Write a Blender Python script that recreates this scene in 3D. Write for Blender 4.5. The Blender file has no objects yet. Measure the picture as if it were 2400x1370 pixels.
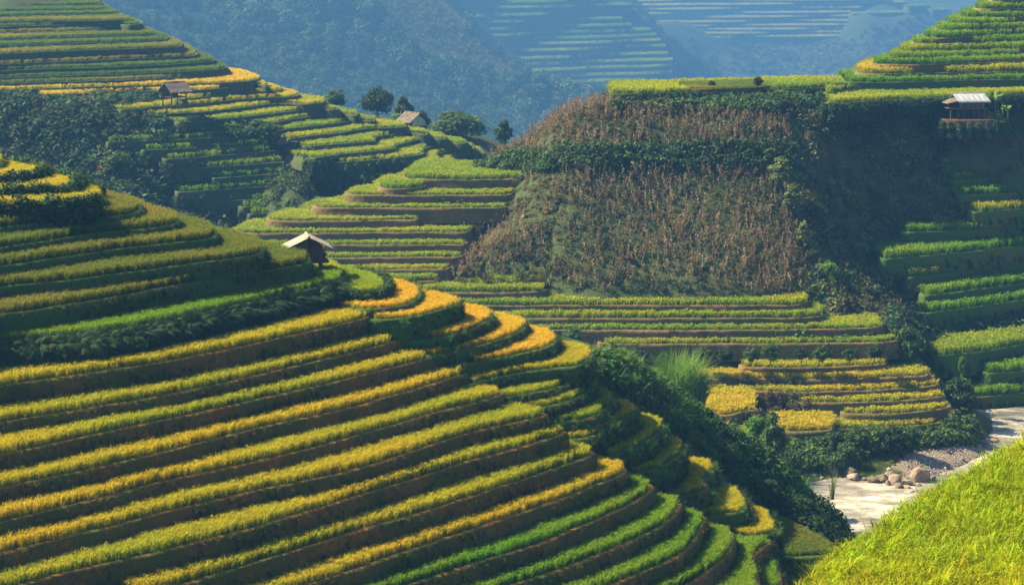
import bpy, bmesh, math, random
import numpy as np
from mathutils import Vector, Matrix
from mathutils.geometry import tessellate_polygon

random.seed(7)
RNG = np.random.default_rng(11)
SC = bpy.context.scene
COL = SC.collection

# ------------------------------------------------------------------ camera
F, YH, ZC = 4667.0, -120.0, 50.0          # focal length and horizon row of the 2400 px wide picture, eye height
cam = bpy.data.cameras.new('camera'); cam_o = bpy.data.objects.new('camera', cam); COL.objects.link(cam_o)
cam_o.location = (0, 0, ZC); cam_o.rotation_euler = (math.pi / 2, 0, 0)
cam.sensor_width = 36.0; cam.lens = F / 2400 * 36.0
cam.shift_y = -(685 - YH) / 2400.0
cam.clip_start = 0.5; cam.clip_end = 5000
SC.camera = cam_o

# ------------------------------------------------------------------ light
SUN_AZ = math.radians(-73)      # from straight ahead (+Y), negative = towards the left of the picture
SUN_EL = math.radians(45)
world = bpy.data.worlds.new('World'); SC.world = world; world.use_nodes = True
wn = world.node_tree.nodes; wl = world.node_tree.links
bg = wn['Background']
sky = wn.new('ShaderNodeTexSky'); sky.sky_type = 'NISHITA'; sky.sun_disc = False
sky.sun_elevation = SUN_EL; sky.sun_rotation = SUN_AZ
sky.air_density = 0.7; sky.dust_density = 1.5; sky.ozone_density = 0.3
wl.new(sky.outputs[0], bg.inputs[0]); bg.inputs[1].default_value = 0.05
sun = bpy.data.lights.new('sun', 'SUN'); sun_o = bpy.data.objects.new('sun', sun); COL.objects.link(sun_o)
sun.energy = 5.0; sun.angle = math.radians(0.55); sun.color = (1.0, 0.79, 0.47)
to_sun = Vector((math.sin(SUN_AZ) * math.cos(SUN_EL), math.cos(SUN_AZ) * math.cos(SUN_EL), math.sin(SUN_EL)))
sun_o.rotation_euler = (-to_sun).to_track_quat('-Z', 'Y').to_euler()
SC.view_settings.view_transform = 'Standard'; SC.view_settings.look = 'None'
SC.view_settings.exposure = 1.72; SC.view_settings.gamma = 1.0
SC.view_settings.use_curve_mapping = False
cy = SC.cycles
cy.max_bounces = 5; cy.diffuse_bounces = 2; cy.glossy_bounces = 2; cy.transmission_bounces = 3
cy.transparent_max_bounces = 6; cy.volume_bounces = 0; cy.use_denoising = True
cy.sample_clamp_indirect = 6.0; cy.caustics_reflective = False; cy.caustics_refractive = False

# ------------------------------------------------------------------ helpers
def pd(px, py, D):
    """A point of the valley: picture position plus its distance ahead of the eye."""
    return ((px - 1200) / F * D, D, ZC - (py - YH) / F * D)
def ph(px, py, h):
    """The same, by its drop below the eye (terraces are level, so a drop fixes the distance)."""
    return pd(px, py, F * h / (py - YH))
def proj(X, Y, Z):
    return 1200 + F * X / Y, YH + F * (ZC - Z) / Y

def vnoise(x, y, seed=0):
    """smooth value noise, numpy, range -1..1"""
    xi = np.floor(x).astype(np.int64); yi = np.floor(y).astype(np.int64)
    fx = x - xi; fy = y - yi
    fx = fx * fx * (3 - 2 * fx); fy = fy * fy * (3 - 2 * fy)
    def h(a, b):
        n = (a * 374761393 + b * 668265263 + seed * 974634779) & 0x7fffffff
        n = ((n ^ (n >> 13)) * 1274126177) & 0x7fffffff
        return ((n ^ (n >> 16)) & 0xffff) / 32767.5 - 1.0
    return (h(xi, yi) * (1 - fx) + h(xi + 1, yi) * fx) * (1 - fy) + (h(xi, yi + 1) * (1 - fx) + h(xi + 1, yi + 1) * fx) * fy
def fbm(x, y, seed=0, o=3):
    r = 0; a = 1; t = 0
    for k in range(o):
        r = r + a * vnoise(x * 2 ** k, y * 2 ** k, seed + k); t += a; a *= 0.5
    return r / t

def in_poly(x, y, poly):
    poly = np.asarray(poly); n = len(poly); r = np.zeros(len(x), bool); j = n - 1
    for i in range(n):
        xi, yi = poly[i, 0], poly[i, 1]; xj, yj = poly[j, 0], poly[j, 1]
        if yi != yj:
            r ^= ((yi > y) != (yj > y)) & (x < (xj - xi) * (y - yi) / (yj - yi) + xi)
        j = i
    return r
def seg_dist(x, y, line):
    line = np.asarray(line)[:, :2]; best = np.full(len(x), 1e9)
    for i in range(len(line) - 1):
        ax, ay = line[i]; bx, by = line[i + 1]; dx, dy = bx - ax, by - ay; L = dx * dx + dy * dy + 1e-9
        t = np.clip(((x - ax) * dx + (y - ay) * dy) / L, 0, 1)
        best = np.minimum(best, (x - ax - t * dx) ** 2 + (y - ay - t * dy) ** 2)
    return np.sqrt(best)

def tag(o, label=None, cat=None, group=None, kind=None):
    if label: o['label'] = label
    if cat: o['category'] = cat
    if group: o['group'] = group
    if kind: o['kind'] = kind
    return o
def mesh(name, verts, faces, mats, mat_idx=None, smooth=True):
    me = bpy.data.meshes.new(name)
    me.from_pydata([tuple(v) for v in verts], [], [tuple(f) for f in faces])
    for m in (mats if isinstance(mats, (list, tuple)) else [mats]): me.materials.append(m)
    if mat_idx is not None: me.polygons.foreach_set('material_index', np.asarray(mat_idx, np.int32))
    me.polygons.foreach_set('use_smooth', np.full(len(me.polygons), smooth))
    me.update(); return me
def quads_mesh(name, V, mats, attr=None, mat_idx=None, smooth=True, n=4):
    """V: (k,n,3) array of separate n-gons, quick path"""
    V = np.asarray(V, np.float32); k = len(V); me = bpy.data.meshes.new(name)
    me.vertices.add(k * n); me.vertices.foreach_set('co', V.reshape(-1))
    me.loops.add(k * n); me.loops.foreach_set('vertex_index', np.arange(k * n, dtype=np.int32))
    me.polygons.add(k); me.polygons.foreach_set('loop_start', np.arange(0, k * n, n, dtype=np.int32))
    me.polygons.foreach_set('loop_total', np.full(k, n, np.int32))
    for m in (mats if isinstance(mats, (list, tuple)) else [mats]): me.materials.append(m)
    if mat_idx is not None: me.polygons.foreach_set('material_index', np.asarray(mat_idx, np.int32))
    me.polygons.foreach_set('use_smooth', np.full(k, smooth))
    me.update(); me.validate()
    if attr is not None:
        a = me.attributes.new('hgt', 'FLOAT', 'POINT'); a.data.foreach_set('value', np.asarray(attr, np.float32).reshape(-1))
    return me
def obj(name, me, parent=None, loc=None):
    o = bpy.data.objects.new(name, me); COL.objects.link(o)
    if parent is not None: o.parent = parent
    if loc is not None: o.location = loc
    return o
def empty(name, loc, rz=0.0):
    o = bpy.data.objects.new(name, None); COL.objects.link(o); o.location = loc; o.rotation_euler = (0, 0, rz)
    o.empty_display_size = 0.3
    return o

# ------------------------------------------------------------------ materials
class NT:
    def __init__(s, name):
        s.m = bpy.data.materials.new(name); s.m.use_nodes = True; s.t = s.m.node_tree; s.n = s.t.nodes; s.l = s.t.links
        s.b = s.n['Principled BSDF']; s.out = s.n['Material Output']
        s.b.inputs['Roughness'].default_value = 0.9; s.b.inputs['Specular IOR Level'].default_value = 0.2
    def add(s, ty, **kw):
        x = s.n.new(ty)
        for k, v in kw.items():
            if hasattr(x, k): setattr(x, k, v)
            else: x.inputs[k].default_value = v
        return x
    def link(s, a, b): s.l.new(a, b)
    def noise(s, scale, detail=4, coord='pos', rough=0.6, stretch=None):
        g = s.add('ShaderNodeNewGeometry') if coord == 'pos' else s.add('ShaderNodeTexCoord')
        o = g.outputs['Position'] if coord == 'pos' else g.outputs['Object']
        if stretch:
            mp = s.add('ShaderNodeMapping'); mp.inputs['Scale'].default_value = stretch; s.link(o, mp.inputs[0]); o = mp.outputs[0]
        t = s.add('ShaderNodeTexNoise', Scale=scale, Detail=detail, Roughness=rough); s.link(o, t.inputs['Vector'])
        return t.outputs['Fac']
    def ramp(s, fac, stops):
        r = s.add('ShaderNodeValToRGB'); e = r.color_ramp.elements
        while len(e) > 1: e.remove(e[-1])
        e[0].position = stops[0][0]; e[0].color = (*stops[0][1], 1)
        for p, c in stops[1:]:
            k = e.new(p); k.color = (*c, 1)
        s.link(fac, r.inputs[0]); return r.outputs['Color']
    def mix(s, f, a, b, mode='MIX'):
        x = s.add('ShaderNodeMix', data_type='RGBA', blend_type=mode)
        if isinstance(f, (int, float)): x.inputs[0].default_value = f
        else: s.link(f, x.inputs[0])
        for v, k in ((a, 6), (b, 7)):
            if isinstance(v, tuple): x.inputs[k].default_value = (*v, 1)
            else: s.link(v, x.inputs[k])
        return x.outputs[2]
    def bump(s, h, strength=0.5, dist=0.1):
        b = s.add('ShaderNodeBump', Strength=strength, Distance=dist); s.link(h, b.inputs['Height']); s.link(b.outputs[0], s.b.inputs['Normal'])
    def base(s, c):
        if isinstance(c, tuple): s.b.inputs['Base Color'].default_value = (*c, 1)
        else: s.link(c, s.b.inputs['Base Color'])
        return s
    def leafy(s, c, trans=0.45):
        """leaf shading: diffuse plus light coming through"""
        if isinstance(c, tuple):
            rgb = s.add('ShaderNodeRGB'); rgb.outputs[0].default_value = (*c, 1); c = rgb.outputs[0]
        s.link(c, s.b.inputs['Base Color'])
        tr = s.add('ShaderNodeBsdfTranslucent'); s.link(c, tr.inputs[0])
        mx = s.add('ShaderNodeMixShader'); mx.inputs[0].default_value = trans
        s.link(s.b.outputs[0], mx.inputs[1]); s.link(tr.outputs[0], mx.inputs[2]); s.link(mx.outputs[0], s.out.inputs[0])
        return s

def mat_bank(name, earth, dry, weed, weediness, big=0.35, fine=3.0):
    s = NT(name)
    n1 = s.noise(big, 3); n2 = s.noise(fine, 5); n3 = s.noise(fine * 3.1, 3)
    e = s.mix(s.ramp(n2, [(0.35, (0, 0, 0)), (0.65, (1, 1, 1))]), earth, dry)
    m = s.add('ShaderNodeMath', operation='ADD'); s.link(n1, m.inputs[0]); s.link(n3, m.inputs[1])
    h_ = s.add('ShaderNodeMath', operation='MULTIPLY'); h_.inputs[1].default_value = 0.5; s.link(m.outputs[0], h_.inputs[0])
    ce = 0.5 + (0.5 - weediness) * 0.16
    w = s.ramp(h_.outputs[0], [(ce - 0.07, (0, 0, 0)), (ce + 0.07, (1, 1, 1))])
    s.base(s.mix(w, e, weed)); s.bump(n2, 0.8, 0.15); return s.m
M = {}
M['bank_near'] = mat_bank('terrace_earth', (0.15, 0.066, 0.014), (0.25, 0.12, 0.028), (0.075, 0.085, 0.010), 0.65)
M['bank_grassy'] = mat_bank('grassy_earth', (0.12, 0.055, 0.018), (0.17, 0.085, 0.025), (0.045, 0.10, 0.014), 1.1)
M['bank_mid'] = mat_bank('dry_terrace_earth', (0.17, 0.095, 0.045), (0.24, 0.145, 0.07), (0.10, 0.10, 0.03), 0.6)
M['bank_far'] = mat_bank('hazy_terrace_earth', (0.10, 0.066, 0.04), (0.13, 0.085, 0.045), (0.045, 0.075, 0.024), 0.95, 0.12, 1.2)
M['ground_scrub'] = mat_bank('scrub_soil', (0.085, 0.045, 0.024), (0.11, 0.065, 0.03), (0.03, 0.055, 0.018), 1.1, 0.08, 1.2)
M['ground_corn'] = mat_bank('corn_soil', (0.07, 0.05, 0.028), (0.09, 0.06, 0.03), (0.04, 0.07, 0.02), 1.2, 0.2, 2.0)
M['red_soil'] = mat_bank('red_soil', (0.11, 0.048, 0.028), (0.16, 0.075, 0.042), (0.07, 0.05, 0.02), 0.2, 0.5, 2.5)
M['ground'] = mat_bank('valley_soil', (0.07, 0.055, 0.03), (0.09, 0.07, 0.04), (0.035, 0.06, 0.018), 1.2, 0.05, 0.6)

def mat_instance(name, trans=0.45, low=(0.5, 0.75, 0.35), rough=0.7):
    """foliage whose colour travels with each planted clump (attribute 'tint'); stems are greener than the tips"""
    s = NT(name); s.b.inputs['Roughness'].default_value = rough
    a = s.add('ShaderNodeAttribute', attribute_type='INSTANCER', attribute_name='tint')
    h = s.add('ShaderNodeAttribute', attribute_type='GEOMETRY', attribute_name='hgt')
    lo = s.mix(1.0, a.outputs['Color'], low, 'MULTIPLY')
    f = s.ramp(h.outputs['Fac'], [(0.15, (0, 0, 0)), (0.7, (1, 1, 1))])
    c = s.mix(f, lo, a.outputs['Color'])
    s.leafy(c, trans); return s.m
M['rice'] = mat_instance('rice_leaf', 0.5)
M['scrub'] = mat_instance('scrub_leaf', 0.35, (0.75, 0.8, 0.75))

def mat_leaf(name, a, b, trans=0.35):
    s = NT(name); s.b.inputs['Roughness'].default_value = 0.55
    oi = s.add('ShaderNodeObjectInfo'); n = s.noise(1.7, 3)
    m = s.add('ShaderNodeMath', operation='ADD'); s.link(n, m.inputs[0]); k = s.add('ShaderNodeMath', operation='MULTIPLY'); k.inputs[1].default_value = 0.3
    s.link(oi.outputs['Random'], k.inputs[0]); s.link(k.outputs[0], m.inputs[1])
    s.leafy(s.ramp(m.outputs[0], [(0.42, a), (0.85, b)]), trans); return s.m
M['leaf_dark'] = mat_leaf('dark_leaf', (0.022, 0.055, 0.016), (0.05, 0.105, 0.024))
M['leaf_mid'] = mat_leaf('green_leaf', (0.035, 0.085, 0.02), (0.085, 0.16, 0.03))
M['leaf_pale'] = mat_leaf('pale_leaf', (0.09, 0.15, 0.035), (0.17, 0.22, 0.05))
M['leaf_lime'] = mat_leaf('lime_leaf', (0.08, 0.20, 0.02), (0.17, 0.32, 0.03), 0.45)
M['banana'] = mat_leaf('banana_leaf', (0.12, 0.26, 0.03), (0.22, 0.36, 0.05), 0.5)
s = NT('bark'); s.base(s.ramp(s.noise(6, 4, 'obj'), [(0.3, (0.05, 0.035, 0.022)), (0.7, (0.12, 0.09, 0.06))])); s.bump(s.noise(9, 4, 'obj'), 0.6, 0.05); M['bark'] = s.m
def mat_wood(name, a, b, scale=7.0, stretch=(1, 1, 0.15)):
    s = NT(name); oi = s.add('ShaderNodeObjectInfo')
    n = s.noise(scale, 5, 'obj', stretch=stretch); m = s.add('ShaderNodeMath', operation='MULTIPLY_ADD'); s.link(oi.outputs['Random'], m.inputs[0]); m.inputs[1].default_value = 0.35; s.link(n, m.inputs[2])
    s.base(s.ramp(m.outputs[0], [(0.4, a), (0.9, b)])); s.bump(n, 0.5, 0.02); return s.m
M['wood'] = mat_wood('weathered_wood', (0.06, 0.036, 0.024), (0.17, 0.105, 0.068))
M['wood_warm'] = mat_wood('warm_wood', (0.07, 0.035, 0.018), (0.16, 0.09, 0.045))
M['thatch'] = mat_wood('grey_thatch', (0.09, 0.075, 0.07), (0.2, 0.17, 0.15), 12, (1, 0.2, 0.2))
M['shingle'] = mat_wood('bark_shingle', (0.07, 0.06, 0.055), (0.17, 0.145, 0.12), 6, (0.3, 1, 1))
def mat_plain(name, c, rough=0.8, metal=0.0, var=0.25, scale=3.0):
    s = NT(name); n = s.noise(scale, 5, 'obj'); s.b.inputs['Roughness'].default_value = rough; s.b.inputs['Metallic'].default_value = metal
    s.base(s.ramp(n, [(0.25, tuple(v * (1 - var) for v in c)), (0.75, tuple(min(1, v * (1 + var)) for v in c))])); return s.m
M['roof_cement'] = mat_plain('cement_sheet', (0.33, 0.30, 0.27), 0.75, 0, 0.4, 4.0)
M['roof_tin'] = mat_plain('zinc_sheet', (0.60, 0.65, 0.72), 0.38, 0.55, 0.12, 1.5)
M['tarp'] = mat_plain('pale_tarp', (0.5, 0.52, 0.56), 0.6, 0, 0.3, 3)
M['blue_cloth'] = mat_plain('blue_cloth', (0.05, 0.07, 0.42), 0.85, 0, 0.25, 8)
M['red_cloth'] = mat_plain('brick_red_cloth', (0.30, 0.07, 0.05), 0.85, 0, 0.25, 8)
M['skin'] = mat_plain('skin', (0.34, 0.19, 0.12), 0.6, 0, 0.08, 9)
M['hair'] = mat_plain('black_hair', (0.015, 0.012, 0.012), 0.5, 0, 0.1, 9)
s = NT('river_stone'); n1 = s.noise(1.1, 5); oi = s.add('ShaderNodeObjectInfo')
m = s.add('ShaderNodeMath', operation='MULTIPLY_ADD'); s.link(oi.outputs['Random'], m.inputs[0]); m.inputs[1].default_value = 0.3; s.link(n1, m.inputs[2])
s.base(s.ramp(m.outputs[0], [(0.35, (0.10, 0.078, 0.06)), (0.6, (0.22, 0.175, 0.135)), (0.9, (0.36, 0.3, 0.24))])); s.bump(s.noise(4, 6), 0.7, 0.08); M['stone'] = s.m
s = NT('gravel'); s.base(s.ramp(s.noise(5, 4), [(0.3, (0.13, 0.11, 0.09)), (0.7, (0.33, 0.29, 0.25))])); s.bump(s.noise(7, 3), 1.0, 0.1); M['gravel'] = s.m
s = NT('pebble'); oi = s.add('ShaderNodeAttribute', attribute_type='INSTANCER', attribute_name='tint'); s.link(oi.outputs['Color'], s.b.inputs['Base Color']); M['pebble'] = s.m

# ------------------------------------------------------------------ plant clumps shared by the planted areas
def blade(base, az, length, width, lean, droop, seg):
    """one grass blade: seg quads, returns (seg,4,3) and the height attribute"""
    q = []; a = []
    d = np.array([math.cos(az), math.sin(az), 0.0]); sdir = np.array([-math.sin(az), math.cos(az), 0.0])
    p = np.array(base, float); ang = lean; pts = [p]
    for k in range(seg):
        st = length / seg
        p = p + (d * math.sin(ang) + np.array([0, 0, 1.0]) * math.cos(ang)) * st; pts.append(p); ang += droop / seg
    for k in range(seg):
        w0 = width * (1 - (k / seg) ** 1.6) * 0.5 + 0.001; w1 = width * (1 - ((k + 1) / seg) ** 1.6) * 0.5 + 0.001
        q.append([pts[k] - sdir * w0, pts[k] + sdir * w0, pts[k + 1] + sdir * w1, pts[k + 1] - sdir * w1])
        a.append([k / seg, k / seg, (k + 1) / seg, (k + 1) / seg])
    return q, a
def grass_proto(name, n, H, spread, width, seg, lean=(0.05, 0.5), droop=(0.2, 1.2), mat='rice', ears=0, seed=0):
    r = random.Random(seed); Q = []; A = []
    for i in range(n):
        az = r.uniform(0, 6.283); rad = spread * math.sqrt(r.random()); ba = r.uniform(0, 6.283)
        L = H * r.uniform(0.75, 1.12)
        q, a = blade((rad * math.cos(ba), rad * math.sin(ba), 0), az, L, width * r.uniform(0.7, 1.2), r.uniform(*lean), r.uniform(*droop), seg)
        Q += q; A += a
    for i in range(ears):                       # drooping rice ears: short, fatter strips near the tips
        az = r.uniform(0, 6.283); rad = spread * math.sqrt(r.random()); ba = r.uniform(0, 6.283)
        q, a = blade((rad * math.cos(ba), rad * math.sin(ba), H * r.uniform(0.62, 0.85)), az, H * 0.3, width * 1.7, r.uniform(0.5, 1.0), r.uniform(1.0, 2.0), 2)
        Q += q; A += [[1, 1, 1, 1]] * len(q)
    return quads_mesh(name, Q, M[mat], A)
def leaf_quads(r, centre, rad, n, size, up=0.5, squash=(1, 1, 1)):
    """n leaves spread over a ball's shell: rhombic quads lying roughly along the shell"""
    Q = []
    for i in range(n):
        d = Vector((r.gauss(0, 1), r.gauss(0, 1), r.gauss(0.15, 1))).normalized()
        c = Vector(centre) + Vector((d.x * squash[0], d.y * squash[1], d.z * squash[2])) * rad * (r.random() ** 0.45)
        nrm = (d + Vector((r.gauss(0, .6), r.gauss(0, .6), up + r.gauss(0, .6)))).normalized()
        t = nrm.cross(Vector((r.gauss(0, 1), r.gauss(0, 1), r.gauss(0, 1)))).normalized(); b = nrm.cross(t)
        s = size * r.uniform(0.6, 1.35)
        t = t * s; b = b * s * 0.55
        Q.append([c - t, c - t * 0.1 + b, c + t, c - t * 0.1 - b])
    return Q
def leaf_proto(name, n, rad, size, seed, squash=(1, 1, 0.8), zc=0.4, mat='scrub'):
    r = random.Random(seed)
    Q = leaf_quads(r, (0, 0, rad * zc), rad, n, size, 0.6, squash)
    Q = np.array([[tuple(v) for v in q] for q in Q]); h = np.clip(Q[:, :, 2] / (rad * 1.2) * 0.6 + 0.4, 0, 1)
    return quads_mesh(name, Q, M[mat], h)

PROTO = {}
def proto_set(key, meshes):
    c = bpy.data.collections.new(key)          # never linked to the scene: only the planted copies are drawn
    for k, me in enumerate(meshes):
        o = bpy.data.objects.new('%s_%02d' % (key, k), me); c.objects.link(o)
    PROTO[key] = (c, len(meshes))
proto_set('rice_mid', [grass_proto('rice_clump', 20, 0.62, 0.12, 0.02, 2, (0.02, 0.28), (0.2, 1.0), 'rice', 9, s) for s in range(6)])
proto_set('rice_wide', [grass_proto('rice_clump', 24, 0.8, 0.3, 0.06, 2, (0.05, 0.4), (0.2, 1.2), 'rice', 10, 20 + s) for s in range(5)])
proto_set('rice_far', [grass_proto('rice_clump', 22, 0.9, 0.75, 0.14, 1, (0.05, 0.4), (0.2, 0.8), 'rice', 6, 40 + s) for s in range(4)])
proto_set('rice_near', [grass_proto('rice_clump', 24, 0.95, 0.08, 0.014, 4, (0.01, 0.3), (0.1, 1.2), 'rice', 13, 60 + s) for s in range(8)])
proto_set('weed', [grass_proto('weed_tuft', 10, 0.32, 0.12, 0.03, 2, (0.2, 0.9), (0.4, 1.6), 'scrub', 0, 80 + s) for s in range(4)])
proto_set('tall_grass', [grass_proto('grass_tuft', 22, 1.35, 0.22, 0.045, 4, (0.05, 0.5), (0.6, 2.0), 'scrub', 0, 90 + s) for s in range(4)])
proto_set('leaf', [leaf_proto('leaf_clump', 46, 0.55, 0.13, 100 + s) for s in range(5)])
proto_set('leaf_big', [leaf_proto('leaf_clump', 90, 1.25, 0.26, 120 + s) for s in range(5)])
proto_set('tree_far', [leaf_proto('leaf_clump', 150, 2.6, 0.5, 140 + s, (0.85, 0.85, 1.0), 0.7) for s in range(5)])
def fern_proto(seed):
    r = random.Random(seed); Q = []; A = []
    for i in range(11):
        az = r.uniform(0, 6.283); L = r.uniform(0.55, 0.95); ang = r.uniform(0.35, 0.9); p = Vector((0, 0, 0))
        d = Vector((math.cos(az), math.sin(az), 0)); sd = Vector((-d.y, d.x, 0)); n = 9
        for k in range(n):
            q = p + (d * math.sin(ang) + Vector((0, 0, math.cos(ang)))) * L / n; ang += 0.17
            w = 0.17 * math.sin(math.pi * (0.18 + 0.8 * k / n))
            for s in (-1, 1):
                tip = q + sd * s * w + Vector((0, 0, -0.25 * w)) + (q - p) * 0.5
                Q.append([p, p * 0.4 + q * 0.6, tip, p * 0.7 + tip * 0.3 + Vector((0, 0, .004))]); A.append([0.5 + 0.5 * k / n] * 4)
            p = q
    return quads_mesh('fern_clump', np.array([[tuple(v) for v in q] for q in Q]), M['scrub'], A)
proto_set('fern', [fern_proto(160 + s) for s in range(4)])

_groups = {}
def scatter_group(key):
    if key in _groups: return _groups[key]
    c, n = PROTO[key]
    g = bpy.data.node_groups.new('plant_' + key, 'GeometryNodeTree')
    g.interface.new_socket('Geometry', in_out='INPUT', socket_type='NodeSocketGeometry')
    g.interface.new_socket('Geometry', in_out='OUTPUT', socket_type='NodeSocketGeometry')
    N = g.nodes; L = g.links
    gi = N.new('NodeGroupInput'); go = N.new('NodeGroupOutput')
    ci = N.new('GeometryNodeCollectionInfo'); ci.inputs['Collection'].default_value = c
    ci.inputs['Separate Children'].default_value = True; ci.inputs['Reset Children'].default_value = True
    ip = N.new('GeometryNodeInstanceOnPoints'); ip.inputs['Pick Instance'].default_value = True
    def at(nm, ty):
        a = N.new('GeometryNodeInputNamedAttribute'); a.data_type = ty; a.inputs['Name'].default_value = nm
        return a.outputs['Attribute']
    e2r = N.new('FunctionNodeEulerToRotation')
    L.new(at('rot', 'FLOAT_VECTOR'), e2r.inputs[0]); L.new(e2r.outputs[0], ip.inputs['Rotation'])
    L.new(at('scl', 'FLOAT_VECTOR'), ip.inputs['Scale']); L.new(at('vi', 'INT'), ip.inputs['Instance Index'])
    L.new(gi.outputs[0], ip.inputs['Points']); L.new(ci.outputs[0], ip.inputs['Instance']); L.new(ip.outputs[0], go.inputs[0])
    _groups[key] = g; return g
def plant(name, key, P, tint, scale, parent=None, loc=(0, 0, 0), tilt=0.12, rot=None, zscale=None):
    """one object: a clump of kind KEY at every row of P (world), tint (n,3), scale (n,)"""
    P = np.asarray(P, np.float32); n = len(P)
    me = bpy.data.meshes.new(name); me.vertices.add(n); me.vertices.foreach_set('co', (P - np.asarray(loc, np.float32)).reshape(-1))
    if rot is None:
        rot = np.stack([RNG.normal(0, tilt, n), RNG.normal(0, tilt, n), RNG.uniform(0, 6.283, n)], 1)
    a = me.attributes.new('rot', 'FLOAT_VECTOR', 'POINT'); a.data.foreach_set('vector', rot.astype(np.float32).reshape(-1))
    s3 = np.repeat(np.asarray(scale, np.float32).reshape(-1, 1), 3, 1)
    if zscale is not None: s3[:, 2] *= zscale
    a = me.attributes.new('scl', 'FLOAT_VECTOR', 'POINT'); a.data.foreach_set('vector', s3.reshape(-1))
    a = me.attributes.new('vi', 'INT', 'POINT'); a.data.foreach_set('value', RNG.integers(0, PROTO[key][1], n).astype(np.int32))
    t4 = np.ones((n, 4), np.float32); t4[:, :3] = np.clip(tint, 0, 1)
    a = me.attributes.new('tint', 'FLOAT_COLOR', 'POINT'); a.data.foreach_set('color', t4.reshape(-1))
    o = obj(name, me, parent, (0, 0, 0) if parent is not None else loc)
    o.modifiers.new('planting', 'NODES').node_group = scatter_group(key)
    return o
def vary(c, n, amount=0.22, c2=None, f=None):
    c = np.asarray(c, float)[None, :] * np.ones((n, 1))
    if c2 is not None: c = c * (1 - f[:, None]) + np.asarray(c2, float)[None, :] * f[:, None]
    return c * (1 + RNG.normal(0, amount, (n, 1))).clip(0.4, 1.8) * (1 + RNG.normal(0, amount * 0.4, (n, 3)))

# ------------------------------------------------------------------ rice terraces
KF = 2.6                                  # the far slopes stand about a kilometre off
RICE = {'near': ((0.52, 0.45, 0.012), (0.29, 0.40, 0.010)), 'gold': ((0.66, 0.45, 0.025), (0.60, 0.50, 0.03)), 'yellow': ((0.56, 0.45, 0.010), (0.38, 0.42, 0.012)),
        'lime': ((0.38, 0.42, 0.012), (0.23, 0.35, 0.015)), 'green': ((0.13, 0.31, 0.008), (0.22, 0.35, 0.010)),
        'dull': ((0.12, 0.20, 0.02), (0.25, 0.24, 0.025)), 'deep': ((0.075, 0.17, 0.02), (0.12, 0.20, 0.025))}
HILLS = {}
def curve(pts, step):
    """Catmull-Rom through pts (xy), resampled"""
    p = np.asarray(pts, float)
    e = np.vstack([2 * p[0] - p[1], p, 2 * p[-1] - p[-2]]); out = []
    for i in range(1, len(e) - 2):
        L = np.linalg.norm(e[i + 1] - e[i]); n = max(2, int(L / step))
        t = np.linspace(0, 1, n, endpoint=False)[:, None]
        a, b, c, d = e[i - 1], e[i], e[i + 1], e[i + 2]
        # centripetal-ish: damp tangents by the local length
        m1 = (c - a) * 0.5; m2 = (d - b) * 0.5
        for m in (m1, m2):
            l = np.linalg.norm(m)
            if l > L: m *= L / l
        h1 = 2 * t ** 3 - 3 * t ** 2 + 1; h2 = -2 * t ** 3 + 3 * t ** 2; h3 = t ** 3 - 2 * t ** 2 + t; h4 = t ** 3 - t ** 2
        out.append(h1 * b + h2 * c + h3 * m1 + h4 * m2)
    out.append(p[-1:]); return np.vstack(out)
def terrace(hill, px, h, col='lime', label='', depth=6.0, inward=(0, 1), endr=None, rise=None, bank='bank_mid', rice=0.8, key='rice_wide',
            gap=0.42, step=0.7, wig=0.12, maxw=9.0, setback=0.35, group=None, weeds=0, cut=None, batter=0.25, xyh=None, cat='rice terrace', name='rice_terrace', cs=1.0):
    HILLS.setdefault(hill, []).append(dict(px=px, h=h, col=col, label=label, depth=depth, inward=inward, endr=endr, rise=rise, bank=bank, rice=rice,
                                           key=key, gap=gap, step=step, wig=wig, maxw=maxw, setback=setback, group=group, weeds=weeds, cut=cut, batter=batter, xyh=xyh, cat=cat, name=name, cs=cs))
def prepare(hill):
    for k, t in enumerate(HILLS[hill]):
        P = np.array([ph(x, y, t['xyh'] or t['h'])[:2] for x, y in t['px']])
        inw = np.array(t['inward'], float); inw /= np.linalg.norm(inw)
        er_ = inw if t['endr'] is None else np.array(t['endr'], float) / np.linalg.norm(t['endr'])
        wrap = min(1.6, t['depth'] * .35); d0 = (P[0] - P[1]) / np.linalg.norm(P[0] - P[1]); d1 = (P[-1] - P[-2]) / np.linalg.norm(P[-1] - P[-2])
        if d0 @ inw < 0.6 and t['step'] < 2: P = np.vstack([P[0] + inw * wrap + d0 * .5, P[0] + inw * wrap * .25 + d0 * .3, P])      # the bank turns into the hill at its ends
        if d1 @ er_ < 0.6 and t['step'] < 2: P = np.vstack([P, P[-1] + er_ * wrap * .25 + d1 * .3, P[-1] + er_ * wrap + d1 * .5])
        c = curve(P, t['step']); s = np.arange(len(c)) * t['step']
        tan = np.gradient(c, axis=0); tan /= np.linalg.norm(tan, axis=1)[:, None] + 1e-9
        nrm = np.stack([tan[:, 1], -tan[:, 0]], 1)
        w = (fbm(s * 0.16, s * 0 + k * 7.3, 5, 3) * t['wig'] * 1.6)
        w *= np.minimum(1, np.minimum(s, s[::-1]) / 3.0)
        c = c + nrm * w[:, None]
        t['lip'] = c; t['nrm'] = nrm; t['z'] = ZC - t['h']
        inw = np.array(t['inward'], float); inw /= np.linalg.norm(inw)
        er = inw if t['endr'] is None else np.array(t['endr'], float)
        er = er / np.linalg.norm(er)
        t['poly'] = np.vstack([c, c[-1] + er * t['depth'], c[0] + inw * t['depth']])
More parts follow.
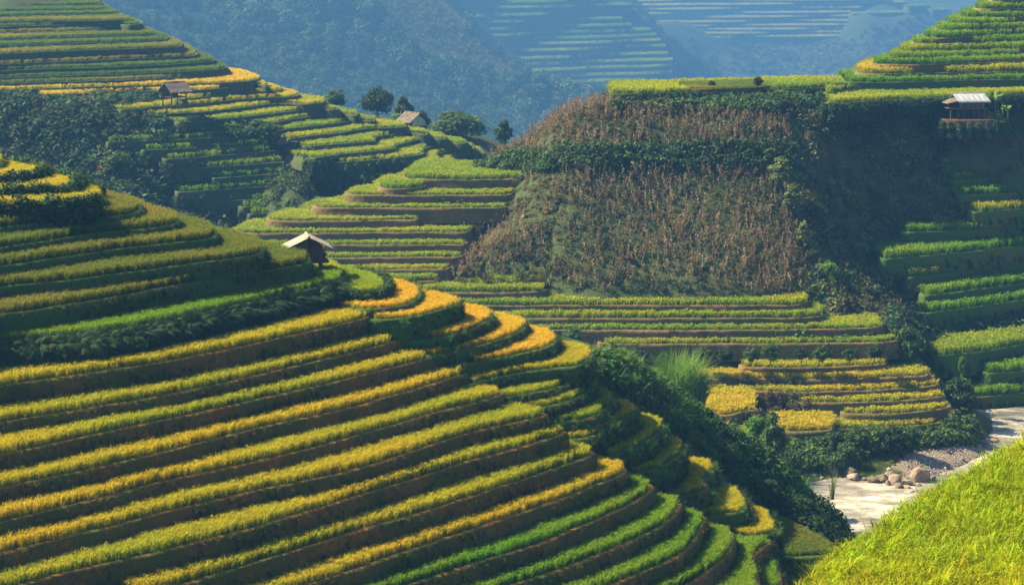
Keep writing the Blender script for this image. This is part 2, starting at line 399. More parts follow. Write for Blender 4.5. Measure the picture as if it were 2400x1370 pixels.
def build_hill(hill):
    T = HILLS[hill]
    for k, t in enumerate(T):
        c, nrm, z = t['lip'], t['nrm'], t['z']; n = len(c)
        rise = t['rise']
        if rise is None: rise = 1.3
        mid = c[n // 2]; root = empty(t['name'], (mid[0], mid[1], z))
        tag(root, t['label'], t['cat'], t['group'])
        # the earth: a flat bed, a low bund along the lip and the bank below it
        prof = [(-0.42, 0.0), (-0.30, 0.09), (-0.10, 0.11), (0.03, 0.04), (0.07, -0.12)]
        m = max(3, int(rise / 0.28))
        prof += [(0.07 + t['batter'] * rise * (j / m) ** 1.3, -0.12 - (rise - 0.12) * j / m) for j in range(1, m + 1)]
        tang = np.stack([-nrm[:, 1], nrm[:, 0]], 1); s = np.arange(n) * t['step']
        rings = []
        for j, (o, dz) in enumerate(prof):
            rough = 0 if j < 2 else (0.05 if j < 4 else 0.16)
            nz = fbm(s * 0.9, np.full(n, dz * 1.4 + k * 3.7), 9, 3) * rough
            zz = fbm(s * 0.5 + 31, np.full(n, k * 5.1), 3, 2) * (0.05 if 1 <= j < 5 else 0)
            off = np.full(n, o) + nz
            rings.append(np.column_stack([c + nrm * off[:, None], np.full(n, z + dz) + zz]))
        V = np.vstack(rings); faces = []; mi = []
        R = len(prof)
        for j in range(R - 1):
            for i in range(n - 1):
                faces.append((j * n + i, (j + 1) * n + i, (j + 1) * n + i + 1, j * n + i + 1)); mi.append(0)
        # end faces and the bed
        b0 = len(V); inner = np.vstack([rings[0], np.array([[*t['poly'][-2], z], [*t['poly'][-1], z]])])
        V = np.vstack([V, inner])
        tri = tessellate_polygon([[Vector(v) for v in inner]])
        for f in tri: faces.append(tuple(b0 + i for i in f)); mi.append(0)
        bl, br = b0 + len(inner) - 1, b0 + len(inner) - 2
        low = len(V); V = np.vstack([V, [[*t['poly'][-1], z - rise], [*t['poly'][-2], z - rise]]])
        faces.append(((R - 1) * n, 0, b0, bl, low)[0:1] + (b0, bl, low)); mi.append(0)
        faces.append((br, b0 + n - 1, R * n - 1, low + 1)); mi.append(0)
        V = V - np.array([mid[0], mid[1], z])
        me = mesh('earth_bank', V, faces, [M[t['bank']]], None, True)
        obj('earth_bank', me, root)
        # the rice standing on the bed
        if t['rice'] > 0:
            lo = t['poly'].min(0); hi = t['poly'].max(0); g = t['gap']
            gx, gy = np.meshgrid(np.arange(lo[0], hi[0], g), np.arange(lo[1], hi[1], g))
            x = gx.ravel() + RNG.uniform(-.45, .45, gx.size) * g; y = gy.ravel() + RNG.uniform(-.45, .45, gx.size) * g
            ok = in_poly(x, y, t['poly'])
            x, y = x[ok], y[ok]; d = seg_dist(x, y, c[::2] if n > 60 else c)
            ok = (d > t['setback'] + RNG.uniform(-0.08, 0.08, len(x))) & (d < t['maxw']); x, y = x[ok], y[ok]
            for u in T:
                if u is not t and t['z'] + 0.02 < u['z'] < t['z'] + 3.2:
                    ok = ~in_poly(x, y, u['poly']); x, y = x[ok], y[ok]
                    if len(x) and u['z'] < t['z'] + 1.8:
                        ok = seg_dist(x, y, u['lip'][::2]) > 0.25; x, y = x[ok], y[ok]
            if t['cut'] is not None and len(x):
                u_, v_ = proj(x, y, np.full(len(x), z)); ok = ~in_poly(u_, v_, t['cut']); x, y = x[ok], y[ok]
            if len(x):
                a, b = RICE[t['col']]
                f = np.clip(fbm(x * 0.10 + k * 3, y * 0.10, 13, 3) * 1.1 + 0.5 + RNG.normal(0, 0.1, len(x)), 0, 1)
                tint = vary(a, len(x), 0.09 if t['col'] != 'near' else 0.2, b, f)
                hs = t['rice'] * (1 + 0.12 * fbm(x * 0.35, y * 0.35, 17, 2)) * RNG.uniform(0.92, 1.08, len(x))
                P = np.column_stack([x, y, np.full(len(x), z)])
                o = plant('rice', t['key'], P, tint, t['cs'] * RNG.uniform(0.9, 1.15, len(x)), root, (mid[0], mid[1], z), tilt=0.07, zscale=hs)
                o['kind'] = 'stuff'
        # weeds hanging on the bank
        if t['weeds'] > 0:
            nw = int(len(c) * t['step'] * rise * t['weeds'])
            i = RNG.integers(0, n - 1, nw); q = RNG.random(nw) ** 0.8
            keep = fbm(i * t['step'] * 0.25, q * 1.5 + k * 9.1, 23, 3) + RNG.normal(0, 0.25, nw) > 0.0
            i, q = i[keep], q[keep]; nw = len(i)
            off = 0.05 + t['batter'] * rise * q ** 1.3
            P = np.column_stack([c[i] + nrm[i] * off[:, None], z + 0.05 - rise * 0.85 * q])
            ang = np.arctan2(nrm[i][:, 1], nrm[i][:, 0])
            rot = np.column_stack([np.zeros(nw), RNG.uniform(0.2, 1.1, nw), ang + RNG.normal(0, .3, nw)])
            o = plant('weeds', 'weed', P, vary((0.07, 0.10, 0.02), nw, 0.35, (0.12, 0.075, 0.03), RNG.random(nw) ** 2.5), RNG.uniform(0.5, 1.1, nw), root, (mid[0], mid[1], z), rot=rot)
            o['kind'] = 'stuff'
ORD = ['first', 'second', 'third', 'fourth', 'fifth', 'sixth', 'seventh', 'eighth', 'ninth', 'tenth', 'eleventh', 'twelfth', 'thirteenth', 'fourteenth',
       'fifteenth', 'sixteenth', 'seventeenth', 'eighteenth', 'nineteenth', 'twentieth', 'twenty-first', 'twenty-second', 'twenty-third', 'twenty-fourth', 'twenty-fifth']

# near hillside on the left (drop below the eye in metres, lip traced from left to right)
IN_A = (-0.72, 0.70)
def row_y(px, x):
    q = sorted((a, b) for a, b in px if True); return np.interp(x, [a for a, b in q], [b for a, b in q])
def next_drop(pa, ha, pb, step):
    """drop of row pb so that its bank stands STEP metres nearer (negative: farther) than row pa's"""
    lo = max(min(a for a, b in pa), min(a for a, b in pb)); hi = min(max(a for a, b in pa), max(a for a, b in pb)); x = np.linspace(lo + .1 * (hi - lo), hi - .15 * (hi - lo), 9)
    return float(np.mean((F * ha / (row_y(pa, x) - YH) - step) * (row_y(pb, x) - YH) / F))
WORD = {'gold': 'golden', 'yellow': 'yellow', 'lime': 'yellow-green', 'green': 'bright green', 'dull': 'olive green', 'deep': 'dark green'}
def even(pa, ha, pb, hb, lo, hi):
    """nudge row pb so that its tread below row pa keeps a workable width everywhere"""
    x0, x1 = min(a for a, b in pa), max(a for a, b in pa); out = []
    for x, y in pb:
        if x0 <= x <= x1 - 40:
            Dp = F * ha / (float(row_y(pa, x)) - YH); D = min(max(F * hb / (y - YH), Dp - hi), Dp - lo); y = F * hb / D + YH
        out.append((x, y))
    return out
def nearA(px, h, col, label, **k):
    d = dict(bank='bank_near', rice=0.85, key='rice_mid', gap=0.145, cs=0.85, step=0.35, rise=1.35, inward=IN_A, depth=4.2, wig=0.14, setback=0.30, weeds=20, batter=0.1, group='terraces of the near left hillside', maxw=5)
    d.update(k); terrace('A', px, h, col, label, **d)
up = [([(-160, 405), (-60, 398), (0, 394), (14, 388), (10, 376), (-60, 362)], 11.0, 'yellow'),
      ([(-160, 434), (0, 428), (60, 420), (92, 414), (84, 403), (0, 390)], 11.45, 'yellow'),
      ([(-160, 462), (60, 452), (140, 450), (174, 440), (166, 430), (95, 412)], 11.85, 'yellow'),
      ([(-160, 500), (60, 488), (180, 482), (244, 470), (240, 456), (176, 440)], 12.3, 'yellow'),
      ([(-200, 565), (0, 538), (133, 523), (280, 510), (331, 498), (326, 480), (250, 464)], 13.1, 'dull'),
      ([(-200, 610), (0, 585), (233, 551), (370, 537), (420, 526), (408, 510), (335, 488)], 14.0, 'dull'),
      ([(-200, 660), (0, 630), (267, 590), (450, 570), (510, 560), (500, 540), (412, 514)], 14.95, 'dull'),
      ([(-200, 706), (0, 679), (200, 657), (383, 630), (560, 608), (614, 597), (600, 572), (500, 544)], 15.9, 'dull'),
      ([(-200, 780), (0, 744), (213, 710), (467, 664), (680, 628), (724, 618), (712, 600), (600, 578)], 16.9, 'dull'),
      ([(-200, 838), (0, 807), (233, 784), (500, 734), (704, 687), (785, 668), (808, 658), (800, 646), (748, 638)], 17.9, 'green')]
for k in range(8, 3, -1):
    px_, h_, c_ = up[k]; up[k] = (px_, next_drop(up[k + 1][0][:6], up[k + 1][1], px_[:5], -1.9), c_)
for k in range(4): up[k] = (up[k][0], up[k][1] + (up[4][1] - 13.1), up[k][2])
names_up = ['golden tip of the topmost rice terrace at the left picture edge', 'short sunlit yellow terrace second from the hilltop, left picture edge',
            'sunlit yellow terrace nose above the dark shrub bank', 'sunlit yellow terrace touching the right end of the dark shrub bank',
            'olive terrace just under the dark shrub bank', 'olive terrace second below the dark shrub bank', 'olive terrace third below the dark shrub bank',
            'olive terrace fourth below the dark shrub bank', 'olive terrace whose rice reaches the side of the plank hut', 'bright green terrace running along the top of the fern bank']
for (px, h, c), nm in zip(up, names_up):
    nearA(px, h, c, nm, endr=(-1, 0.25), rice=1.0 if c == 'dull' else 0.85, depth=7, bank='bank_grassy', weeds=30, maxw=9, cut=[(690, 596), (776, 596), (776, 650), (690, 656)] if c == 'green' else None, rise=1.4 if c != 'green' else 2.2)
nearA([(690, 652), (745, 648), (790, 645), (803, 634), (780, 622)], 18.0, 'yellow', 'small yellow rice patch directly behind the plank hut', endr=(-1, 0.2), inward=(-.4, 1), bank='bank_grassy', weeds=25)
nearA([(780, 690), (850, 694), (890, 688), (904, 674), (880, 652), (815, 640)], 18.45, 'lime', 'rounded yellow-green terrace end right of the plank hut', endr=(-1, 0.3), bank='bank_grassy', weeds=25, maxw=8)
low = [([(-160, 940), (0, 912), (267, 871), (500, 831), (800, 767), (870, 748), (884, 738)], 19.6, 'yellow'),
       ([(-160, 1033), (0, 999), (200, 964), (433, 921), (800, 837), (930, 804), (960, 792)], 20.65, 'yellow'),
       ([(-160, 1107), (0, 1072), (333, 1002), (683, 924), (800, 897), (1000, 845), (1034, 832)], 21.65, 'yellow'),
       ([(-160, 1188), (0, 1151), (333, 1077), (600, 1011), (800, 967), (1060, 893), (1100, 878)], 22.75, 'yellow'),
       ([(-160, 1267), (0, 1227), (333, 1149), (800, 1037), (1000, 987), (1150, 940), (1182, 926)], 23.85, 'yellow'),
       ([(-160, 1340), (0, 1301), (233, 1247), (533, 1171), (800, 1114), (1100, 1027), (1250, 988), (1284, 976)], 24.95, 'yellow'),
       ([(-30, 1398), (70, 1372), (127, 1357), (500, 1267), (800, 1183), (1067, 1097), (1290, 1032), (1328, 1018)], 26.0, 'yellow'),
       ([(330, 1398), (433, 1370), (800, 1264), (1100, 1174), (1300, 1104), (1380, 1074), (1394, 1064)], 27.1, 'yellow'),
       ([(600, 1410), (800, 1351), (1133, 1242), (1400, 1144), (1464, 1116), (1472, 1102)], 28.2, 'yellow'),
       ([(800, 1422), (980, 1370), (1267, 1281), (1460, 1196), (1520, 1160), (1530, 1142)], 29.3, 'green'),
       ([(1040, 1420), (1213, 1370), (1400, 1314), (1550, 1240), (1590, 1206), (1598, 1180)], 30.3, 'green'),
       ([(1250, 1440), (1450, 1370), (1600, 1301), (1652, 1240), (1660, 1215)], 31.3, 'green'),
       ([(1420, 1450), (1620, 1370), (1687, 1324), (1718, 1282), (1716, 1252)], 32.2, 'green'),
       ([(1600, 1460), (1770, 1400), (1782, 1370), (1776, 1310), (1812, 1276), (1800, 1258)], 33.0, 'green'),
       ([(1750, 1460), (1826, 1390), (1832, 1362), (1822, 1318)], 33.7, 'green')]
low[0] = (low[0][0], next_drop(up[9][0][:5], 17.9, low[0][0], 2.7), low[0][2])
for k in range(1, len(low)):
    px_, h_, c_ = low[k]; low[k] = (px_, next_drop(low[k - 1][0], low[k - 1][1], px_, 1.95) if k < 11 else low[k - 1][1] + 0.9, c_)
for k in range(1, 11): low[k] = (even(low[k - 1][0], low[k - 1][1], low[k][0], low[k][1], 1.65, 2.7), low[k][1], low[k][2])
print('A drops', [round(v[1], 2) for v in up], [round(v[1], 2) for v in low])
for k, (px, h, c) in enumerate(low):
    nearA(px, h, c, 'long %s rice terrace, %s down from the fern bank' % (WORD[c], ORD[k]), endr=(-1, 0.35), depth=4.5, rice=0.95)
IN_N = (-0.75, 0.66)
nose = [([(860, 730), (933, 724), (974, 708), (986, 690), (960, 672), (897, 658)], 18.95, 'gold'),
        ([(890, 752), (967, 747), (1050, 726), (1079, 712), (1050, 698), (985, 690)], 19.95, 'gold'),
        ([(955, 800), (1053, 791), (1120, 769), (1158, 744), (1140, 728), (1078, 716)], 21.2, 'gold'),
        ([(1015, 838), (1100, 821), (1184, 796), (1230, 772), (1232, 756), (1160, 740)], 22.2, 'gold'),
        ([(1050, 865), (1167, 844), (1246, 828), (1280, 820), (1308, 800), (1290, 782), (1240, 774)], 23.05, 'gold'),
        ([(1098, 905), (1200, 881), (1310, 866), (1354, 862), (1394, 832), (1370, 815), (1310, 806)], 24.0, 'yellow'),
        ([(1150, 942), (1250, 926), (1320, 906), (1356, 878), (1340, 866)], 24.9, 'lime'),
        ([(1210, 963), (1283, 957), (1345, 940), (1393, 913), (1380, 898)], 25.65, 'lime'),
        ([(1268, 994), (1367, 987), (1415, 965), (1446, 938), (1430, 922)], 26.55, 'lime'),
        ([(1315, 1034), (1383, 1029), (1470, 988), (1500, 965), (1488, 952)], 27.65, 'yellow'),
        ([(1378, 1076), (1433, 1074), (1520, 1040), (1556, 1012), (1560, 998), (1540, 985)], 28.75, 'yellow'),
        ([(1450, 1120), (1510, 1108), (1570, 1086), (1598, 1056), (1590, 1038)], 29.85, 'yellow'),
        ([(1540, 1170), (1600, 1167), (1660, 1150), (1652, 1128), (1676, 1104), (1670, 1088)], 31.2, 'yellow'),
        ([(1635, 1216), (1733, 1207), (1752, 1194), (1742, 1166), (1730, 1148)], 32.3, 'yellow'),
        ([(1760, 1262), (1818, 1250), (1814, 1225), (1798, 1200)], 33.2, 'yellow')]
for k in range(1, 13): nose[k] = (nose[k][0], next_drop(nose[k - 1][0][:4], nose[k - 1][1], nose[k][0][:4], 1.35), nose[k][2])
nose[13] = (nose[13][0], nose[12][1] + 1.1, nose[13][2]); nose[14] = (nose[14][0], nose[13][1] + .9, nose[14][2])
print('N', [round(v[1], 2) for v in nose])
for k, (px, h, c) in enumerate(nose):
    nm = 'rounded %s terrace on the spur, %s down from the plank hut' % (WORD[c], ORD[k])
    nearA(px, h, c, nm, inward=IN_N, endr=(-1, 0.25), depth=5 if h < 24.5 else 4, bank='bank_grassy', weeds=30, maxw=9, rise=1.5, rice=0.72)
nearA([(1800, 1300), (1850, 1310), (1960, 1300), (1955, 1282), (1900, 1248), (1840, 1222)], 34.2, 'dull', 'olive yellow rice field below the thicket, beside the near paddy', endr=(-1, 0), inward=(-1, .2), maxw=14, depth=3, rice=0.7, bank='bank_grassy')
nearA([(1800, 1400), (1860, 1400), (1960, 1360), (1950, 1320), (1900, 1305)], 34.7, 'deep', 'dark green lowest field tucked behind the near paddy edge', endr=(-1, 0), inward=(-1, .2), maxw=14, depth=3, rice=0.6, bank='bank_grassy')

# middle hill: left flank, strips below the corn, summit, right slope
def midB(px, h, col, label, **k):
    d = dict(bank='bank_mid', rice=0.7, key='rice_wide', gap=0.40, step=0.8, rise=1.4, inward=(0.1, 1), depth=5, wig=0.12, setback=0.4, group='terraces of the middle hill', maxw=7)
    d.update(k); terrace('B', px, h, col, label, **d)
bl = [([(960, 402), (946, 412), (956, 421), (1080, 423), (1213, 421)], 23.6, 'lime'),
      ([(930, 424), (890, 434), (896, 443), (940, 444), (985, 441)], 24.15, 'lime'),
      ([(870, 436), (816, 448), (822, 458), (900, 460), (1187, 458)], 24.6, 'lime'),
      ([(800, 464), (738, 478), (742, 488), (830, 490), (1176, 489)], 25.5, 'lime'),
      ([(700, 494), (632, 508), (640, 518), (730, 520), (972, 517)], 26.4, 'lime'),
      ([(620, 520), (556, 536), (564, 547), (650, 549), (1088, 546)], 27.3, 'lime'),
      ([(540, 545), (500, 560), (530, 576), (640, 577), (1081, 575)], 28.3, 'lime'),
      ([(560, 585), (580, 606), (760, 606), (1071, 604)], 29.2, 'lime'),
      ([(640, 615), (660, 634), (770, 635), (1042, 633)], 30.1, 'lime'),
      ([(760, 640), (770, 660), (850, 663), (1018, 660)], 31.0, 'lime'),
      ([(900, 670), (910, 686), (965, 688), (1268, 686)], 31.9, 'lime')]
for k in range(2, len(bl)): bl[k] = (bl[k][0], next_drop(bl[k - 1 if k != 2 else 0][0][2:], bl[k - 1 if k != 2 else 0][1], bl[k][0][2:], 1.85 if k != 2 else 3.4), bl[k][2])
for k, (px, h, c) in enumerate(bl):
    midB(px, h, c, 'grass-green rice terrace left of the dry corn slope, %s from its top' % ORD[k], inward=(0.15, 1), endr=(0.1, 1), rice=0.9 if k in (0, 1, 9, 10) else 0.58, depth=8 if k < 7 else 5, maxw=10)
bs = [([(1000, 700), (1030, 718), (1280, 718), (1600, 718), (1860, 717), (1893, 712)], 32.8, 'lime'),
      ([(1100, 735), (1120, 747), (1500, 748), (1880, 747), (1928, 742)], 33.65, 'lime'),
      ([(1200, 764), (1215, 775), (1480, 776), (1760, 775), (2040, 771), (2069, 766)], 34.5, 'lime'),
      ([(1400, 799), (1410, 808), (1700, 808), (2060, 805), (2103, 800)], 35.4, 'lime'),
      ([(1732, 855), (1745, 862), (1880, 864), (2070, 856), (2080, 852)], 36.75, 'yellow'),
      ([(1470, 880), (1500, 887), (1640, 889), (1900, 891), (2160, 884), (2180, 878)], 37.4, 'yellow'),
      ([(1640, 910), (1660, 916), (1900, 921), (2150, 911), (2198, 903)], 38.0, 'yellow'),
      ([(1858, 939), (1870, 945), (2000, 946), (2180, 936), (2212, 929)], 38.6, 'yellow'),
      ([(1968, 963), (1980, 970), (2100, 970), (2200, 962), (2229, 955)], 39.1, 'yellow'),
      ([(1905, 1000), (1920, 1006), (2060, 1005), (2190, 996), (2212, 988)], 39.8, 'yellow')]
for k in range(len(bs)): bs[k] = (bs[k][0], next_drop(bs[k - 1][0] if k else bl[10][0], bs[k - 1][1] if k else bl[10][1], bs[k][0], 2.4 if k == 4 else 1.65), bs[k][2])
print('B', [round(v[1], 2) for v in bl], [round(v[1], 2) for v in bs])
for k, (px, h, c) in enumerate(bs):
    midB(px, h, c, '%s rice strip below the dry corn slope, %s down' % (WORD[c], ORD[k]), endr=(-0.1, 1), rice=0.85 if k < 2 else 0.62, group='rice strips below the corn')
midB([(1800, 1002), (1835, 1012), (1900, 1013), (1946, 1010)], 40.0, 'yellow', 'short yellow strip behind the leafy tree by the river', depth=4)
midB([(1540, 900), (1520, 925), (1560, 938), (1640, 932)], 38.4, 'lime', 'light green patch left of the tall grass clump', depth=4)
midB([(1560, 940), (1600, 962), (1660, 968), (1690, 976), (1720, 974), (1745, 966), (1776, 964), (1770, 955)], 38.6, 'yellow', 'golden rice patch below the tall grass clump', depth=7, maxw=9)
midB([(1590, 962), (1625, 985), (1660, 990), (1668, 980), (1650, 970)], 38.95, 'yellow', 'small golden rice step beside the thicket, upper of three', inward=(-.5, 1), depth=4)
midB([(1640, 985), (1670, 1006), (1710, 1012), (1718, 1002), (1690, 990)], 39.35, 'yellow', 'small golden rice step beside the thicket, middle of three', inward=(-.5, 1), depth=4)
midB([(1700, 1010), (1725, 1030), (1770, 1036), (1780, 1026), (1755, 1008)], 39.75, 'yellow', 'small golden rice step beside the thicket, lowest of three', inward=(-.5, 1), depth=4)
top = [([(1425, 214), (1440, 222), (1600, 219), (1733, 214), (1880, 209), (1960, 205), (2050, 200)], 15.4, 'lime', 'bright level terrace along the crest above the dry corn'),
       ([(1930, 212), (1940, 219), (2033, 209), (2200, 206), (2460, 199)], 15.75, 'lime', 'terrace below the crest, second above the tin-roofed house'),
       ([(1940, 236), (1950, 243), (2100, 236), (2223, 231), (2460, 221)], 16.4, 'lime', 'terrace directly behind the tin-roofed house'),
       ([(1980, 187), (1985, 194), (2100, 194), (2460, 186)], 15.0, 'green', 'wide terrace at the foot of the stepped mound')]
for px, h, c, nm in top:
    midB(px, h, c, nm, depth=9, maxw=11, rice=0.9, bank='bank_grassy', group='terraces on the crest of the middle hill')
midB([(1590, 200), (1588, 207), (1620, 210), (1700, 209), (1790, 205), (1806, 200), (1790, 194)], 15.07, 'dull', 'weedy raised plot on the crest with two bushes', depth=3, rice=0.35, endr=(-.3, 1), bank='bank_near')
py = [([(2040, 152), (2010, 162), (2010, 173), (2065, 175), (2200, 173), (2460, 167)], 14.2, 'yellow'),
      ([(2085, 138), (2052, 146), (2056, 152), (2167, 153), (2460, 143)], 13.4, 'green'),
      ([(2110, 122), (2082, 132), (2090, 139), (2167, 139), (2460, 128)], 12.7, 'green'),
      ([(2140, 104), (2108, 115), (2115, 122), (2200, 121), (2460, 113)], 12.0, 'lime'),
      ([(2170, 90), (2140, 98), (2146, 104), (2220, 104), (2460, 96)], 11.2, 'green'),
      ([(2195, 74), (2167, 83), (2174, 90), (2240, 90), (2460, 80)], 10.5, 'green'),
      ([(2220, 60), (2193, 67), (2200, 73), (2260, 73), (2460, 65)], 9.75, 'green'),
      ([(2248, 45), (2217, 53), (2226, 59), (2280, 60), (2460, 52)], 9.0, 'green'),
      ([(2285, 27), (2250, 37), (2258, 43), (2310, 43), (2460, 40)], 8.2, 'green'),
      ([(2315, 8), (2285, 18), (2294, 23), (2340, 23), (2460, 21)], 7.3, 'green'),
      ([(2350, -10), (2318, 0), (2326, 5), (2360, 5), (2460, 3)], 6.4, 'green'),
      ([(2390, -30), (2350, -20), (2358, -14), (2400, -14), (2460, -15)], 5.4, 'green')]
for k in range(1, len(py)): py[k] = (py[k][0], next_drop(py[k - 1][0][2:], py[k - 1][1], py[k][0][2:], -1.9), py[k][2])
print('P', [round(v[1], 2) for v in py])
for k, (px, h, c) in enumerate(py):
    midB(px, h, c, '%s terrace ring of the stepped mound, %s up from its foot' % (WORD[c], ORD[k]), depth=14, maxw=10, rice=1.1, inward=(.8, 1), endr=(0, 1), bank='bank_mid', group='terraces of the stepped mound')
rs = [([(2195, 384), (2210, 389), (2300, 385), (2460, 374)], 23.35), ([(2222, 418), (2235, 424), (2320, 420), (2460, 409)], 24.7),
      ([(2240, 452), (2250, 459), (2330, 456), (2460, 446)], 26.1), ([(2268, 492), (2280, 498), (2340, 495), (2460, 485)], 27.6),
      ([(2110, 538), (2125, 546), (2270, 541), (2460, 525)], 29.35), ([(2060, 600), (2072, 608), (2267, 592), (2460, 568)], 31.1),
      ([(2115, 644), (2130, 652), (2267, 636), (2460, 613)], 32.9), ([(2155, 688), (2170, 695), (2290, 680), (2460, 656)], 34.3),
      ([(2150, 728), (2166, 736), (2280, 722), (2460, 696)], 35.6), ([(2175, 828), (2190, 836), (2300, 826), (2460, 797)], 38.2),
      ([(2298, 868), (2312, 876), (2370, 874), (2460, 866)], 39.8), ([(2270, 924), (2282, 932), (2340, 928), (2460, 916)], 41.5)]
for k, (px, h) in enumerate(rs):
    c = 'green' if k % 3 else 'lime'
    midB(px, h, c, 'shaded green terrace right of the gully, %s down from the tin-roofed house' % ORD[k], depth=5, rice=1.1, bank='bank_grassy', endr=(0.3, 1), rise=1.9, group='terraces right of the gully')

midB([(2200, 275), (2212, 281), (2290, 282), (2345, 281)], 18.46, 'deep', 'bare red earth pad under the tin-roofed house', rice=0, bank='red_soil', depth=5, rise=0.9, group=None, cat='earth pad', name='earth_pad')
# hazy hill behind on the left
def backC(px, h, col, label, **k):
    d = dict(bank='bank_far', rice=0.65, key='rice_wide', gap=0.55, step=1.2, rise=1.6, inward=(-0.55, 1), depth=7, wig=0.3, setback=0.45, group='terraces of the hazy left hill', maxw=9)
    d.update(k); terrace('C', px, h, col, label, **d)
cr = [[(-200, 22), (0, 15), (215, 12), (232, 6), (200, -8)], [(-200, 36), (0, 28), (225, 24), (242, 18), (220, 4)], [(-200, 50), (0, 40), (250, 33), (272, 27), (245, 14)],
      [(-200, 64), (0, 53), (280, 49), (300, 43), (270, 28)], [(-200, 76), (0, 65), (260, 58), (312, 60), (330, 54), (300, 42)], [(-200, 92), (0, 79), (310, 70), (336, 64), (330, 52)],
      [(-200, 106), (0, 93), (335, 83), (362, 77), (335, 63)], [(-200, 125), (0, 110), (365, 96), (393, 89), (365, 76)], [(-200, 145), (0, 128), (400, 112), (430, 105), (400, 90)],
      [(-200, 172), (0, 153), (430, 134), (466, 126), (440, 108)], [(-200, 188), (0, 168), (300, 157), (480, 147), (508, 142), (475, 126)], [(-200, 205), (0, 185), (330, 174), (480, 167), (532, 160), (505, 142)],
      [(-200, 219), (0, 199), (330, 188), (520, 175), (545, 170), (530, 156)], [(-200, 236), (0, 214), (277, 204), (560, 194), (604, 188), (608, 180), (570, 168)],
      [(120, 227), (140, 225), (300, 216), (480, 212), (590, 200), (632, 203), (620, 194)], [(425, 235), (440, 233), (573, 219), (640, 216), (664, 209), (640, 202)],
      [(290, 259), (300, 258), (467, 244), (607, 231), (690, 228), (704, 222), (670, 212)], [(310, 275), (325, 273), (500, 262), (650, 244), (720, 246), (757, 241), (750, 232), (710, 228)],
      [(425, 289), (440, 287), (600, 273), (740, 256), (790, 258), (786, 248)], [(615, 294), (630, 292), (750, 271), (795, 268), (835, 272), (836, 264), (800, 258)],
      [(630, 310), (645, 308), (760, 295), (832, 284), (876, 286), (882, 280), (840, 272)], [(680, 327), (695, 325), (800, 313), (870, 302), (940, 300), (948, 292), (890, 284)],
      [(730, 345), (800, 338), (876, 333), (886, 322), (960, 312), (1000, 316), (1002, 308), (960, 302)], [(740, 372), (800, 363), (925, 351), (936, 340), (1000, 326), (1044, 328), (1046, 320), (1005, 312)],
      [(790, 382), (880, 376), (985, 364), (992, 350), (1050, 336), (1086, 338), (1088, 330), (1046, 324)], [(790, 396), (900, 388), (1035, 380), (1026, 364), (1080, 346), (1112, 350), (1110, 342), (1086, 338)],
      [(850, 412), (947, 400), (1060, 386), (1064, 372), (1112, 358), (1140, 360), (1130, 350)]]
hC = [18.9 + 0.75 * (k - 16) for k in range(27)]
for k in range(15, -1, -1): hC[k] = next_drop(cr[k + 1], hC[k + 1], cr[k][:-2], -2.1)
print('C', [round(v, 2) for v in hC])
colC = ['deep', 'deep', 'deep', 'dull', 'deep', 'dull', 'dull', 'deep', 'dull'] + ['dull', 'deep', 'deep', 'dull', 'gold', 'gold', 'yellow', 'yellow', 'yellow', 'lime', 'lime', 'lime', 'lime', 'lime', 'lime', 'lime', 'lime', 'lime']  # upper rows: shade is put into the rice colour as darker greens
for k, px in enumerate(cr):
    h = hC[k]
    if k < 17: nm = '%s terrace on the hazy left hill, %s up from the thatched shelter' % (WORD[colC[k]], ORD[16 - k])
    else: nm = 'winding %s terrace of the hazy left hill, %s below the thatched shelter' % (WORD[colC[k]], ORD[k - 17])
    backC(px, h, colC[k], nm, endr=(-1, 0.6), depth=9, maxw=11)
cl = [([(255, 336), (270, 334), (433, 328), (590, 317)], 22.8), ([(340, 354), (352, 353), (450, 349)], 23.5), ([(455, 351), (467, 350), (540, 348), (622, 340)], 23.7), ([(390, 375), (405, 374), (520, 366), (652, 355)], 24.5),
      ([(395, 399), (410, 398), (550, 390), (690, 380)], 25.4), ([(505, 419), (520, 418), (660, 408), (800, 398)], 26.4), ([(418, 452), (432, 451), (600, 440), (790, 427)], 27.6),
      ([(400, 479), (412, 478), (600, 469), (810, 458)], 28.8), ([(570, 487), (585, 486), (717, 479), (800, 474)], 29.4), ([(590, 505), (602, 504), (690, 498), (760, 494)], 30.1)]
cl[0] = (cl[0][0], next_drop(cr[18][:4], hC[18], cl[0][0], 3.2))
for k, j in ((1, 0), (2, 0), (3, 2), (4, 3), (5, 4), (6, 5), (7, 6), (8, 7), (9, 8)): cl[k] = (cl[k][0], next_drop(cl[j][0], cl[j][1], cl[k][0], 1.5))
print('cl', [round(v[1], 2) for v in cl])
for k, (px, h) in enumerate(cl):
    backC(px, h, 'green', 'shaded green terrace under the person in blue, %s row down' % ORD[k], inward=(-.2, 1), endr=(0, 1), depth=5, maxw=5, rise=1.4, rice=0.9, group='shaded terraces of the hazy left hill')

# far blue slopes
def farE(px, h, col, label, **k):
    d = dict(bank='bank_far', rice=1.0, key='rice_far', gap=2.6, step=6.0, rise=7.0, inward=(0, 1), depth=30, wig=1.2, setback=1.2, maxw=17, cs=2.3)
    d.update(k); d['depth'] = 30; terrace('E', px, h * KF, col, label, **d)
e1 = [[(1033, 12), (1430, 2)], [(1037, 25), (1480, 13)], [(1093, 42), (1493, 27)], [(1090, 57), (1457, 45)], [(1107, 72), (1480, 60)], [(1127, 87), (1527, 72)], [(1147, 98), (1537, 85)],
      [(1157, 110), (1547, 97)], [(1163, 125), (1560, 110)], [(1170, 142), (1567, 127)], [(1190, 155), (1577, 142)], [(1243, 168), (1585, 155)], [(1290, 183), (1580, 172)], [(1297, 198), (1580, 185)], [(1360, 207), (1580, 198)]]
e1 = [[(1030, -16), (1390, -24)], [(1030, -2), (1410, -11)]] + e1
hE = [38.8] * 17
